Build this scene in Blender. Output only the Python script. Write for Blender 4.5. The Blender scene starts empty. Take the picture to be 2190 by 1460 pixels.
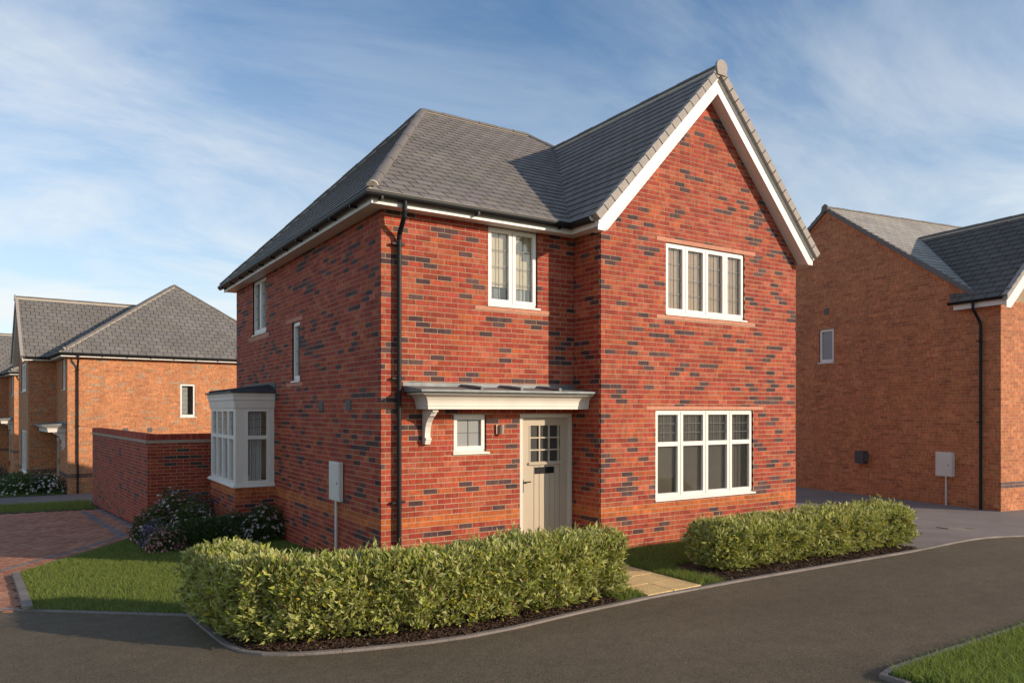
import bpy, bmesh, math, random
import numpy as np
from mathutils import Vector, Matrix, noise

# ------------------------------------------------------------------ camera, sky, sun, exposure
S = bpy.context.scene
COL = S.collection
SUN_EL, SUN_AZ = math.radians(17.5), math.radians(143.9)      # azimuth clockwise from +Y
cam_d = bpy.data.cameras.new('camera')
cam_d.sensor_width = 36.0
cam_d.lens = 26.318
cam_d.shift_y = 0.0671
cam_d.clip_start, cam_d.clip_end = 0.05, 3000
cam = bpy.data.objects.new('camera', cam_d)
cam.location = (-3.9616, -9.4231, 2.149)
cam.rotation_euler = (math.pi / 2, 0, math.radians(57.281 - 90))
COL.objects.link(cam)
S.camera = cam

W = bpy.data.worlds.new('World')
S.world = W
W.use_nodes = True
wt = W.node_tree
wt.nodes.clear()
def wn(t, **k):
    n = wt.nodes.new(t)
    for a, b in k.items():
        setattr(n, a, b)
    return n
def wl(a, b): wt.links.new(a, b)
sky = wn('ShaderNodeTexSky', sky_type='NISHITA', sun_disc=False, sun_elevation=SUN_EL, sun_rotation=SUN_AZ,
         altitude=100, air_density=1.0, dust_density=0.6, ozone_density=3.0)
tc = wn('ShaderNodeTexCoord')
sep = wn('ShaderNodeSeparateXYZ'); wl(tc.outputs['Generated'], sep.inputs[0])
zadd = wn('ShaderNodeMath', operation='MAXIMUM'); wl(sep.outputs[2], zadd.inputs[0]); zadd.inputs[1].default_value = 0.0
zad2 = wn('ShaderNodeMath', operation='ADD'); wl(zadd.outputs[0], zad2.inputs[0]); zad2.inputs[1].default_value = 0.22
dx = wn('ShaderNodeMath', operation='DIVIDE'); wl(sep.outputs[0], dx.inputs[0]); wl(zad2.outputs[0], dx.inputs[1])
dy = wn('ShaderNodeMath', operation='DIVIDE'); wl(sep.outputs[1], dy.inputs[0]); wl(zad2.outputs[0], dy.inputs[1])
cmb = wn('ShaderNodeCombineXYZ'); wl(dx.outputs[0], cmb.inputs[0]); wl(dy.outputs[0], cmb.inputs[1])
mp = wn('ShaderNodeMapping'); mp.inputs['Rotation'].default_value = (0, 0, math.radians(55)); mp.inputs['Scale'].default_value = (0.7, 1.25, 1)
mp.inputs['Location'].default_value = (0, 0, 0)
wl(cmb.outputs[0], mp.inputs[0])
n1 = wn('ShaderNodeTexNoise'); n1.inputs['Scale'].default_value = 1.5; n1.inputs['Detail'].default_value = 9; n1.inputs['Roughness'].default_value = 0.62; n1.inputs['Distortion'].default_value = 0.5
wl(mp.outputs[0], n1.inputs['Vector'])
mp2 = wn('ShaderNodeMapping'); mp2.inputs['Scale'].default_value = (0.34, 0.34, 1); mp2.inputs['Location'].default_value = (0.3, 2.0, 0)
wl(cmb.outputs[0], mp2.inputs[0])
n2 = wn('ShaderNodeTexNoise'); n2.inputs['Scale'].default_value = 1.0; n2.inputs['Detail'].default_value = 3
wl(mp2.outputs[0], n2.inputs['Vector'])
r1 = wn('ShaderNodeMapRange'); r1.inputs['From Min'].default_value = 0.40; r1.inputs['From Max'].default_value = 0.80
wl(n1.outputs['Fac'], r1.inputs['Value'])
r2 = wn('ShaderNodeMapRange'); r2.inputs['From Min'].default_value = 0.36; r2.inputs['From Max'].default_value = 0.62; r2.inputs['To Min'].default_value = 0.15
wl(n2.outputs['Fac'], r2.inputs['Value'])
mu = wn('ShaderNodeMath', operation='MULTIPLY'); wl(r1.outputs[0], mu.inputs[0]); wl(r2.outputs[0], mu.inputs[1])
# thin veil of cirrus thickening towards the horizon
vz = wn('ShaderNodeMapRange'); vz.inputs['From Min'].default_value = 0.46; vz.inputs['From Max'].default_value = 0.03; vz.inputs['To Max'].default_value = 0.60
wl(sep.outputs[2], vz.inputs['Value'])
ad = wn('ShaderNodeMath', operation='ADD', use_clamp=True); wl(mu.outputs[0], ad.inputs[0]); wl(vz.outputs[0], ad.inputs[1])
mul = wn('ShaderNodeMath', operation='MULTIPLY'); wl(ad.outputs[0], mul.inputs[0]); mul.inputs[1].default_value = 0.95
tint = wn('ShaderNodeMixRGB', blend_type='MULTIPLY'); tint.inputs['Fac'].default_value = 1.0
tint.inputs[2].default_value = (0.95, 1.04, 1.06, 1)
wl(sky.outputs[0], tint.inputs[1])
mx = wn('ShaderNodeMixRGB'); mx.inputs[2].default_value = (5.5, 5.7, 5.7, 1)
wl(mul.outputs[0], mx.inputs['Fac']); wl(tint.outputs[0], mx.inputs[1])
bg = wn('ShaderNodeBackground'); bg.inputs['Strength'].default_value = 0.15
wl(mx.outputs[0], bg.inputs['Color'])
wo = wn('ShaderNodeOutputWorld'); wl(bg.outputs[0], wo.inputs['Surface'])

sun_d = bpy.data.lights.new('sun', 'SUN')
sun_d.energy = 4.1
sun_d.angle = math.radians(0.53)
sun_d.color = (1.0, 0.84, 0.66)
sun = bpy.data.objects.new('sun', sun_d)
to_sun = Vector((math.sin(SUN_AZ) * math.cos(SUN_EL), math.cos(SUN_AZ) * math.cos(SUN_EL), math.sin(SUN_EL)))
sun.rotation_euler = (-to_sun).to_track_quat('-Z', 'Y').to_euler()
sun.location = to_sun * 60
COL.objects.link(sun)

S.view_settings.view_transform = 'Standard'
S.view_settings.look = 'None'
S.view_settings.gamma = 1.0
S.view_settings.exposure = 0.15
S.render.engine = 'CYCLES'
S.cycles.max_bounces = 10
S.cycles.diffuse_bounces = 7
S.cycles.transparent_max_bounces = 12

random.seed(7)
RNG = np.random.default_rng(11)

# ------------------------------------------------------------------ ground height
def smooth(t):
    t = min(1.0, max(0.0, t)); return t * t * (3 - 2 * t)
def G(x, y):
    g = -.04 - .05 * max(y, -40) if y < 6 else -.34 - .0295 * (min(y, 60) - 6)
    w = smooth((x - 8) / 5)
    return (1 - w) * g + w * -.18
def Gv(x, y):
    g = np.where(y < 6, -.04 - .05 * np.maximum(y, -40), -.34 - .0295 * (np.minimum(y, 60) - 6))
    t = np.clip((x - 8) / 5, 0, 1); w = t * t * (3 - 2 * t)
    return (1 - w) * g + w * -.18

# ------------------------------------------------------------------ materials
MATS = {}
def mat(name, col=None, rough=.6, spec=.5, metal=0, attr=False, noises=(), bump=None, translucent=0, coord='pos'):
    """noises: (scale_vec, detail, lo, hi) value multipliers; bump: (scale, strength, distance)"""
    if name in MATS: return MATS[name]
    m = bpy.data.materials.new(name); m.use_nodes = True
    t = m.node_tree; N = t.nodes; Lk = t.links
    b = N['Principled BSDF']
    b.inputs['Roughness'].default_value = rough
    b.inputs['Specular IOR Level'].default_value = spec
    b.inputs['Metallic'].default_value = metal
    geo = N.new('ShaderNodeNewGeometry')
    if attr:
        a = N.new('ShaderNodeAttribute'); a.attribute_name = 'col'; cur = a.outputs['Color']
    else:
        rgb = N.new('ShaderNodeRGB'); rgb.outputs[0].default_value = (*col, 1); cur = rgb.outputs[0]
    for sc, det, lo, hi in noises:
        mpn = N.new('ShaderNodeMapping'); mpn.inputs['Scale'].default_value = sc if isinstance(sc, tuple) else (sc,) * 3
        Lk.new(geo.outputs['Position'], mpn.inputs[0])
        nz = N.new('ShaderNodeTexNoise'); nz.inputs['Scale'].default_value = 1; nz.inputs['Detail'].default_value = det
        Lk.new(mpn.outputs[0], nz.inputs['Vector'])
        mr = N.new('ShaderNodeMapRange'); mr.inputs['From Min'].default_value = .3; mr.inputs['From Max'].default_value = .7
        mr.inputs['To Min'].default_value = lo; mr.inputs['To Max'].default_value = hi
        Lk.new(nz.outputs['Fac'], mr.inputs['Value'])
        vm = N.new('ShaderNodeVectorMath'); vm.operation = 'SCALE'
        Lk.new(cur, vm.inputs[0]); Lk.new(mr.outputs[0], vm.inputs['Scale']); cur = vm.outputs[0]
    Lk.new(cur, b.inputs['Base Color'])
    if bump:
        nz = N.new('ShaderNodeTexNoise'); nz.inputs['Scale'].default_value = bump[0]; nz.inputs['Detail'].default_value = 6
        Lk.new(geo.outputs['Position'], nz.inputs['Vector'])
        bp = N.new('ShaderNodeBump'); bp.inputs['Strength'].default_value = bump[1]; bp.inputs['Distance'].default_value = bump[2]
        Lk.new(nz.outputs['Fac'], bp.inputs['Height']); Lk.new(bp.outputs[0], b.inputs['Normal'])
    if translucent:
        tr = N.new('ShaderNodeBsdfTranslucent'); Lk.new(cur, tr.inputs['Color'])
        ms = N.new('ShaderNodeMixShader'); ms.inputs[0].default_value = translucent
        out = N['Material Output']
        Lk.new(b.outputs[0], ms.inputs[1]); Lk.new(tr.outputs[0], ms.inputs[2]); Lk.new(ms.outputs[0], out.inputs['Surface'])
    MATS[name] = m
    return m

def glass_mat(name, tint=(.93, .95, .94), ior=1.5, extra=0.0):
    m = bpy.data.materials.new(name); m.use_nodes = True
    t = m.node_tree; N = t.nodes; Lk = t.links; N.clear()
    tr = N.new('ShaderNodeBsdfTransparent'); tr.inputs[0].default_value = (*tint, 1)
    gl = N.new('ShaderNodeBsdfGlossy'); gl.inputs['Roughness'].default_value = 0.01
    gl.inputs['Color'].default_value = (.95, .95, .95, 1)
    fr = N.new('ShaderNodeLayerWeight'); pw = N.new('ShaderNodeMath'); pw.operation = 'POWER'; pw.inputs[1].default_value = 5.0
    Lk.new(fr.outputs['Facing'], pw.inputs[0])
    ad_ = N.new('ShaderNodeMath'); ad_.operation = 'MULTIPLY_ADD'; ad_.inputs[1].default_value = .95 - extra; ad_.inputs[2].default_value = .045 + extra
    Lk.new(pw.outputs[0], ad_.inputs[0])
    ms = N.new('ShaderNodeMixShader'); Lk.new(ad_.outputs[0], ms.inputs[0]); Lk.new(tr.outputs[0], ms.inputs[1]); Lk.new(gl.outputs[0], ms.inputs[2])
    o = N.new('ShaderNodeOutputMaterial'); Lk.new(ms.outputs[0], o.inputs['Surface'])
    MATS[name] = m
    return m

mat('brick', attr=True, rough=.75, spec=.25, noises=(((26, 26, 9), 3, .72, 1.28), (9, 2, .88, 1.12), ((2.2, 2.2, .5), 3, .90, 1.10)), bump=(160, .35, .004))
mat('mortar', (.44, .325, .215), rough=.95, spec=.1, noises=((40, 3, .85, 1.15), ((1.5, 1.5, .4), 3, .85, 1.12)), bump=(220, .3, .003))
mat('reveal', (.30, .075, .045), rough=.9)
mat('slate', attr=True, rough=.62, spec=.30, noises=((14, 4, .92, 1.08), (1.1, 3, .90, 1.10)), bump=(60, .25, .003))
mat('deck', (.010, .010, .011), rough=.9)
mat('ridge', (.160, .140, .126), rough=.75, noises=((20, 4, .85, 1.15),), bump=(90, .25, .003))
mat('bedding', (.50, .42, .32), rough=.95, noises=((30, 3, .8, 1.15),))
mat('verge', (.36, .31, .27), rough=.8, noises=((30, 3, .88, 1.1),), bump=(90, .2, .002))
mat('white', (.82, .765, .69), rough=.42, spec=.4, noises=((3, 3, .95, 1.03),))
mat('white_wood', (.79, .71, .615), rough=.5, spec=.4, noises=(((3, 3, 1), 4, .93, 1.04),))
mat('black', (.009, .0095, .010), rough=.5, spec=.3, noises=((6, 3, .8, 1.3),))
mat('lead', (.20, .21, .205), rough=.55, metal=.3, noises=((7, 4, .75, 1.2),))
mat('lead_dark', (.06, .065, .07), rough=.6, metal=.2, noises=((7, 4, .75, 1.2),))
mat('stone', attr=True, rough=.85, noises=((18, 4, .90, 1.10),), bump=(120, .2, .002))
mat('door', (.50, .41, .295), rough=.45, spec=.4, noises=(((4, 4, 1), 3, .96, 1.03),))
mat('door_frame', (.66, .60, .50), rough=.45)
mat('iron', (.008, .008, .009), rough=.4, metal=.6)
mat('steel', (.55, .42, .34), rough=.28, metal=.9)
mat('leading', (.10, .10, .10), rough=.5, metal=.4)
mat('cream_wall', (.86, .76, .60), rough=.9)
mat('grey_wall', (.62, .57, .52), rough=.9)
mat('room_floor', (.52, .44, .35), rough=.7)
mat('curtain', (.62, .60, .58), rough=.95)
mat('plastic_grey', (.72, .66, .585), rough=.5, noises=((5, 3, .95, 1.03),))
mat('plastic_dark', (.055, .055, .055), rough=.5)
mat('vent', (.09, .085, .085), rough=.6)
mat('asphalt', (.138, .104, .066), rough=.88, spec=.25, noises=((150, 2, .50, 1.60), (42, 3, .78, 1.24), (6, 5, .90, 1.10), ((.45, .8, 1), 5, .88, 1.12)), bump=(120, .8, .010))
mat('tarmac', (.265, .222, .195), rough=.95, spec=.1, noises=((110, 2, .72, 1.32), (1.2, 4, .88, 1.1)), bump=(140, .7, .010))
mat('footpath', (.15, .125, .115), rough=.95, noises=((90, 2, .8, 1.2), (1, 4, .85, 1.12)), bump=(120, .5, .006))
mat('concrete', (.24, .20, .172), rough=.92, spec=.2, noises=((60, 3, .8, 1.2), (2.5, 4, .8, 1.15)), bump=(120, .4, .004))
mat('creasing', (.40, .30, .22), rough=.9, noises=((20, 3, .85, 1.1),))
mat('slab', (.86, .60, .27), rough=.92, spec=.2, noises=((70, 3, .62, 1.25), (5, 3, .9, 1.1)), bump=(75, .9, .014))
mat('paver', attr=True, rough=.9, spec=.2, noises=((50, 3, .8, 1.2), (.8, 3, .85, 1.1)), bump=(140, .4, .004))
mat('sand', (.16, .12, .09), rough=.95)
mat('soil', (.045, .036, .020), rough=.95, noises=((9, 4, .7, 1.3),))
mat('turf', (.055, .070, .020), rough=.95, noises=((25, 4, .7, 1.3),))
mat('grass', attr=True, rough=.6, spec=.25, translucent=.35)
mat('leaf', attr=True, rough=.45, spec=.4, translucent=.30)
mat('petal', attr=True, rough=.7, spec=.2, translucent=.3)
mat('bark', (.07, .045, .03), rough=.9, noises=((40, 4, .7, 1.3),))
mat('chip', attr=True, rough=.9, spec=.2)
mat('mulch', (.035, .021, .014), rough=.95, noises=((60, 3, .5, 1.6),), bump=(60, 1.0, .02))
mat('field', (.05, .065, .022), rough=.95, noises=((.8, 4, .8, 1.2),))
mat('sign_blue', (.012, .045, .14), rough=.4)
mat('sign_white', (.8, .8, .8), rough=.5)
mat('unseen_brick', (.33, .10, .06), rough=.9, noises=((5, 3, .8, 1.2),))
def frosted_mat(name, col):
    m = mat(name, col, rough=.22, spec=.5, translucent=.35)
frosted_mat('obscure', (.46, .46, .45))
frosted_mat('door_glass', (.085, .082, .078))
glass_mat('glass')
glass_mat('grey_glass', (.80, .79, .77), extra=.05)
glass_mat('warm_glass', (.86, .82, .76), extra=.03)

# ------------------------------------------------------------------ mesh helpers
IDENT = ((1, 0), (0, 1))
class MB:
    def __init__(self): self.v = []; self.f = []; self.c = []; self.mi = []
    def add(self, vs, fs, col=None, mi=0):
        n = len(self.v); self.v += [tuple(p) for p in vs]
        self.f += [tuple(i + n for i in f) for f in fs]; self.mi += [mi] * len(fs)
        self.c += [col or (1, 1, 1)] * len(vs)
    def quad(self, a, b, c, d, col=None, mi=0): self.add([a, b, c, d], [(0, 1, 2, 3)], col, mi)
    def poly(self, pts, col=None, mi=0): self.add(pts, [tuple(range(len(pts)))], col, mi)
    def box(self, x0, x1, y0, y1, z0, z1, P=None, col=None, mi=0, skip=()):
        if x1 < x0: x0, x1 = x1, x0
        if y1 < y0: y0, y1 = y1, y0
        if z1 < z0: z0, z1 = z1, z0
        c = [(x0, y0, z0), (x1, y0, z0), (x1, y1, z0), (x0, y1, z0), (x0, y0, z1), (x1, y0, z1), (x1, y1, z1), (x0, y1, z1)]
        if P: c = [P(*p) for p in c]
        self.add(c, [(0, 3, 2, 1), (4, 5, 6, 7), (0, 1, 5, 4), (1, 2, 6, 5), (2, 3, 7, 6), (3, 0, 4, 7)], col, mi)
    def prism(self, pts, fa, fb, col=None, mi=0):
        """pts 2-D polygon, fa/fb map a 2-D point to 3-D on either cap"""
        n = len(pts); a = [fa(*p) for p in pts]; b = [fb(*p) for p in pts]
        self.add(a + b, [tuple(range(n))[::-1], tuple(range(n, 2 * n))] + [(i, (i + 1) % n, n + (i + 1) % n, n + i) for i in range(n)], col, mi)
    def tube(self, path, r, n=10, col=None, mi=0, cap=True):
        path = [Vector(p) for p in path]; rings = []
        up = None
        for i, p in enumerate(path):
            d = (path[min(i + 1, len(path) - 1)] - path[max(i - 1, 0)]).normalized()
            if up is None: up = Vector((0, 0, 1)) if abs(d.z) < .9 else Vector((1, 0, 0))
            a = d.cross(up).normalized(); b = a.cross(d).normalized(); up = b
            rr = r[i] if isinstance(r, (list, tuple)) else r
            rings.append([p + (a * math.cos(2 * math.pi * k / n) + b * math.sin(2 * math.pi * k / n)) * rr for k in range(n)])
        vs = [q for ring in rings for q in ring]; fs = []
        for i in range(len(rings) - 1):
            for k in range(n): fs.append((i * n + k, i * n + (k + 1) % n, (i + 1) * n + (k + 1) % n, (i + 1) * n + k))
        if cap: fs += [tuple(range(n))[::-1], tuple(range((len(rings) - 1) * n, len(rings) * n))]
        self.add(vs, fs, col, mi)
    def build(self, name, mats, parent=None, M=IDENT, smooth_=False, fix=True, attr=True):
        me = bpy.data.meshes.new(name)
        (a, b), (c, d) = M
        vs = [(a * x + b * y, c * x + d * y, z) for x, y, z in self.v]
        fs = self.f if a * d - b * c > 0 else [f[::-1] for f in self.f]
        me.from_pydata(vs, [], fs)
        for m in (mats if isinstance(mats, (list, tuple)) else [mats]): me.materials.append(MATS[m])
        me.polygons.foreach_set('material_index', self.mi)
        if attr:
            at = me.color_attributes.new('col', 'FLOAT_COLOR', 'POINT')
            at.data.foreach_set('color', np.hstack([np.array(self.c, dtype=np.float32), np.ones((len(self.c), 1), np.float32)]).ravel())
        if fix and len(fs) < 4000:
            bm = bmesh.new(); bm.from_mesh(me); bmesh.ops.recalc_face_normals(bm, faces=bm.faces); bm.to_mesh(me); bm.free()
        if smooth_: me.polygons.foreach_set('use_smooth', [True] * len(me.polygons))
        me.update()
        return link(name, me, parent)

def link(name, me, parent=None):
    o = bpy.data.objects.new(name, me); COL.objects.link(o)
    if parent: o.parent = parent
    return o
def thing(name, label, cat, loc, group=None):
    o = bpy.data.objects.new(name, None); COL.objects.link(o); o.location = loc
    o.empty_display_size = .2
    o['label'] = label; o['category'] = cat
    if group: o['group'] = group
    return o
def tag(o, label=None, cat=None, group=None, kind=None):
    if label: o['label'] = label
    if cat: o['category'] = cat
    if group: o['group'] = group
    if kind: o['kind'] = kind
    return o
def mesh_np(name, v, faces, cols, m, parent=None, smooth_=False):
    """v (N,3), faces (F,k), cols (N,3)"""
    me = bpy.data.meshes.new(name); k = faces.shape[1]
    me.vertices.add(len(v)); me.vertices.foreach_set('co', np.ascontiguousarray(v, np.float32).ravel())
    me.loops.add(faces.size); me.loops.foreach_set('vertex_index', np.ascontiguousarray(faces, np.int32).ravel())
    me.polygons.add(len(faces)); me.polygons.foreach_set('loop_start', np.arange(0, faces.size, k, dtype=np.int32))
    me.materials.append(MATS[m])
    at = me.color_attributes.new('col', 'FLOAT_COLOR', 'POINT')
    at.data.foreach_set('color', np.hstack([cols, np.ones((len(cols), 1))]).astype(np.float32).ravel())
    me.update(calc_edges=True)
    if smooth_: me.polygons.foreach_set('use_smooth', [True] * len(me.polygons))
    return link(name, me, parent)

def clip_half(poly, a, b, c):
    """keep a*x+b*y<=c"""
    out = []
    for i in range(len(poly)):
        p, q = poly[i], poly[(i + 1) % len(poly)]
        fp, fq = a * p[0] + b * p[1] - c, a * q[0] + b * q[1] - c
        if fp <= 0: out.append(p)
        if (fp < 0 < fq) or (fq < 0 < fp):
            t = fp / (fp - fq); out.append((p[0] + (q[0] - p[0]) * t, p[1] + (q[1] - p[1]) * t))
    return out
def clip_convex(poly, region):
    """region counter-clockwise convex polygon"""
    for i in range(len(region)):
        (x0, y0), (x1, y1) = region[i], region[(i + 1) % len(region)]
        a, b = (y1 - y0), -(x1 - x0)
        poly = clip_half(poly, a, b, a * x0 + b * y0)
        if len(poly) < 3: return []
    return poly
def area(p): return .5 * sum(p[i][0] * p[(i + 1) % len(p)][1] - p[(i + 1) % len(p)][0] * p[i][1] for i in range(len(p)))

CAMX, CAMY, CAMZ = cam.location
FWD = Vector((math.cos(math.radians(57.281)), math.sin(math.radians(57.281)), 0)); RGT = Vector((FWD.y, -FWD.x, 0))

# ------------------------------------------------------------------ bricks
def rect_minus(r, holes):
    parts = [r]
    for h in holes:
        nxt = []
        for u0, u1, z0, z1 in parts:
            if h[0] >= u1 or h[1] <= u0 or h[2] >= z1 or h[3] <= z0: nxt.append((u0, u1, z0, z1)); continue
            if h[2] > z0: nxt.append((u0, u1, z0, h[2]))
            if h[3] < z1: nxt.append((u0, u1, h[3], z1))
            m0, m1 = max(z0, h[2]), min(z1, h[3])
            if h[0] > u0: nxt.append((u0, h[0], m0, m1))
            if h[1] < u1: nxt.append((h[1], u1, m0, m1))
        parts = nxt
    return [p for p in parts if p[1] - p[0] > .012 and p[3] - p[2] > .012]

PAL = {
    'red': dict(base=[(.41, .064, .030), (.45, .080, .036), (.37, .052, .028), (.47, .098, .036), (.34, .048, .026), (.43, .068, .038), (.48, .115, .058)],
                dark=[(.105, .050, .050), (.13, .062, .058), (.085, .040, .042)], band=[(.56, .138, .034), (.53, .124, .031), (.59, .150, .038)], pd=.10, blotch=.40),
    'wall': dict(base=[(.37, .055, .028), (.41, .066, .032), (.32, .045, .026), (.43, .075, .034)],
                 dark=[(.075, .045, .046), (.095, .055, .05)], band=[(.36, .07, .04)], pd=.07, blotch=.3),
    'orange': dict(base=[(.62, .238, .096), (.65, .258, .106), (.59, .218, .088), (.63, .235, .09), (.60, .212, .09)],
                   dark=[(.48, .27, .15), (.50, .30, .18), (.45, .25, .14)], band=[(.18, .085, .065)], pd=.08, blotch=.4),
    'brown': dict(base=[(.62, .220, .090), (.60, .205, .084), (.64, .235, .098), (.58, .195, .080), (.61, .210, .084)],
                  dark=[(.50, .160, .072), (.53, .170, .074)], band=[(.15, .085, .08), (.19, .10, .09)], pd=.12, blotch=.3),
}
def brick_colour(pal, u, z, seed, band):
    P_ = PAL[pal]
    if band: c = random.choice(P_['band'])
    else:
        n = noise.noise(Vector((u * 2.6, z * 4.2, seed * 7.3)))
        c = random.choice(P_['dark']) if random.random() < P_['pd'] + (P_['blotch'] if n > .34 else 0) else random.choice(P_['base'])
    k = random.uniform(.73, .93)
    return tuple(x * k for x in c)
LB, HB, MJ = .225, .075, .010
def brick_field(mb, P, u0, u1, z0, z1, holes=(), phase=0., pal='red', seed=1, clip=None, band=(), singles=None, lb=LB, depth=.03):
    """bricks over a wall rectangle; P(u,d,z). singles: list that collects whole bricks as (u,z,colour) instead"""
    k0, k1 = math.floor(z0 / HB), math.ceil(z1 / HB)
    for k in range(k0, k1):
        ph = phase + (lb / 2 if k % 2 else 0)
        i0 = math.floor((u0 - ph) / lb) - 1
        while ph + i0 * lb < u1:
            a, b = ph + i0 * lb + MJ / 2, ph + (i0 + 1) * lb - MJ / 2; i0 += 1
            if b <= u0 or a >= u1: continue
            whole = a >= u0 - 1e-6 and b <= u1 + 1e-6
            a, b = max(a, u0), min(b, u1)
            if b - a < .012: continue
            zb, zt = max(k * HB + MJ / 2, z0), min((k + 1) * HB - MJ / 2, z1)
            if zt - zb < .012: continue
            col = brick_colour(pal, a, zb, seed, k in band)
            rs = rect_minus((a, b, zb, zt), holes)
            for r in rs:
                pl = [(r[0], r[2]), (r[1], r[2]), (r[1], r[3]), (r[0], r[3])]
                if clip:
                    for h in clip: pl = clip_half(pl, *h)
                    if len(pl) < 3 or abs(area(pl)) < 2e-4: continue
                isw = whole and len(rs) == 1 and r == (a, b, zb, zt) and len(pl) == 4 and abs(area(pl) - (b - a) * (zt - zb)) < 1e-6
                j = random.uniform(-.0018, .0018)
                if singles is not None and isw:
                    singles.append((a, zb, j, col)); continue
                add_brick(mb, pl, P, j, col, depth)
def add_brick(mb, pl, P, j, col, depth=.03):
    n = len(pl)
    f = [P(u, j, z) for u, z in pl]; bk = [P(u, -depth, z) for u, z in pl]
    mb.add(f + bk, [tuple(range(n))] + [(i, n + i, n + (i + 1) % n, (i + 1) % n) for i in range(n)], col)
def mortar_field(mb, P, u0, u1, z0, z1, holes=(), d=-.0035, top=None, mi=0):
    us = sorted({u0, u1, *[min(max(h[k], u0), u1) for h in holes for k in (0, 1)]})
    zs = sorted({z0, z1, *[min(max(h[k], z0), z1) for h in holes for k in (2, 3)]})
    for i in range(len(us) - 1):
        for j in range(len(zs) - 1):
            cu, cz = (us[i] + us[i + 1]) / 2, (zs[j] + zs[j + 1]) / 2
            if any(h[0] < cu < h[1] and h[2] < cz < h[3] for h in holes): continue
            mb.quad(P(us[i], d, zs[j]), P(us[i + 1], d, zs[j]), P(us[i + 1], d, zs[j + 1]), P(us[i], d, zs[j + 1]), mi=mi)
    if top: mb.poly([P(u, d, z) for u, z in top], mi=mi)

PROTO = {}
def single_mesh(kind, key, maker):
    if (kind, key) not in PROTO: PROTO[(kind, key)] = maker()
    return PROTO[(kind, key)]
def quant(c): return tuple(round(x * 40) / 40 if x > .2 else round(x * 100) / 100 for x in c)
def place_singles(singles, P, parent, M, limit, mb_rest, lb=LB, score=None, name='brick', depth=.03, O=(0, 0, 0)):
    """the `limit` best-showing bricks become objects that share mesh data; the rest goes to mb_rest"""
    (ma, mb_), (mc, md) = M
    def wpos(u, d, z):
        x, y, zz = P(u, d, z); return Vector((ma * x + mb_ * y, mc * x + md * y, zz))
    o0, o1 = wpos(0, 0, 0), wpos(1, 0, 0); nn = wpos(0, 1, 0) - o0
    ang = math.atan2((o1 - o0).y, (o1 - o0).x)
    ux = Vector((math.cos(ang), math.sin(ang), 0))
    sgn = 1 if nn.dot(Vector((ux.y, -ux.x, 0))) > 0 else -1   # outward is -y of the brick when +1
    ranked = sorted(singles, key=score or (lambda s: 0), reverse=True)
    L_, H_ = lb - MJ, HB - MJ
    for i, (u, z, j, col) in enumerate(ranked):
        if i >= limit:
            add_brick(mb_rest, [(u, z), (u + L_, z), (u + L_, z + H_), (u, z + H_)], P, j, col, depth); continue
        q = quant(col)
        def mk():
            t = MB()
            add_brick(t, [(0, 0), (L_, 0), (L_, H_), (0, H_)], (lambda a, d, zz: (a, -d * sgn, zz)), 0, q, depth)
            me = bpy.data.meshes.new('brick'); me.from_pydata(t.v, [], t.f); me.materials.append(MATS['brick'])
            at = me.color_attributes.new('col', 'FLOAT_COLOR', 'POINT')
            at.data.foreach_set('color', [x for c in t.c for x in (*c, 1)])
            bm = bmesh.new(); bm.from_mesh(me); bmesh.ops.recalc_face_normals(bm, faces=bm.faces); bm.to_mesh(me); bm.free()
            return me
        o = link(name, single_mesh(f'brick{lb}{sgn}', q, mk), parent)
        o.location = wpos(u, j, z); o.rotation_euler.z = ang
def cam_score(P, M, O):
    (ma, mb_), (mc, md) = M
    def sc(s):
        x, y, z = P(s[0], 0, s[1]); p = Vector((O[0] + ma * x + mb_ * y, O[1] + mc * x + md * y, O[2] + z))
        x2, y2, _ = P(s[0] + .2, 0, s[1]); p2 = Vector((O[0] + ma * x2 + mb_ * y2, O[1] + mc * x2 + md * y2, 0))
        r = p - cam.location; zz = r.dot(FWD); r2 = p2 - cam.location
        w = abs(r2.dot(RGT) / r2.dot(FWD) - r.dot(RGT) / zz)
        return w / zz * (1 if p.z - G(p.x, p.y) > .75 else .001)
    return sc

# ------------------------------------------------------------------ roof tiles
def slate_col(base):
    k = random.uniform(.90, 1.10); return (base[0] * k, base[1] * k * random.uniform(.98, 1.02), base[2] * k * random.uniform(.97, 1.05))
def tile_field(mb, o, eu, es, region, w=.30, g=.20, base=(.075, .074, .076), singles=None, seed=0, th=.015):
    """o eave origin; eu along eave, es up slope (unit); region convex polygon in (s,t), counter-clockwise"""
    o, eu, es = Vector(o), Vector(eu), Vector(es); n = eu.cross(es).normalized()
    if n.z < 0: n = -n
    smin, smax = min(p[0] for p in region), max(p[0] for p in region); tmax = max(p[1] for p in region)
    rnd = random.Random(seed)
    def top(s, t, t0): return o + eu * s + es * t + n * (.006 + .021 * max(0., 1 - (t - t0) / (g + .06)))
    row = 0; t0 = -.035
    while t0 < tmax:
        s = smin - w * 1.5 + (w / 2 if row % 2 else 0) + rnd.uniform(-.01, .01)
        while s < smax:
            pl = [(s + .010, t0), (s + w - .010, t0), (s + w - .010, t0 + g + .03), (s + .010, t0 + g + .03)]
            q = clip_convex(pl, region if row else [(p[0], p[1] - .06 if p[1] < 1e-6 else p[1]) for p in region])
            s += w
            if len(q) < 3 or abs(area(q)) < .0015: continue
            col = slate_col(base)
            whole = len(q) == 4 and abs(abs(area(q)) - (w - .020) * (g + .03)) < 1e-6
            if singles is not None and whole: singles.append((pl[0][0], t0, col)); continue
            add_tile(mb, q, t0, top, n, th, col)
        t0 += g; row += 1
    return top, n
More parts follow.
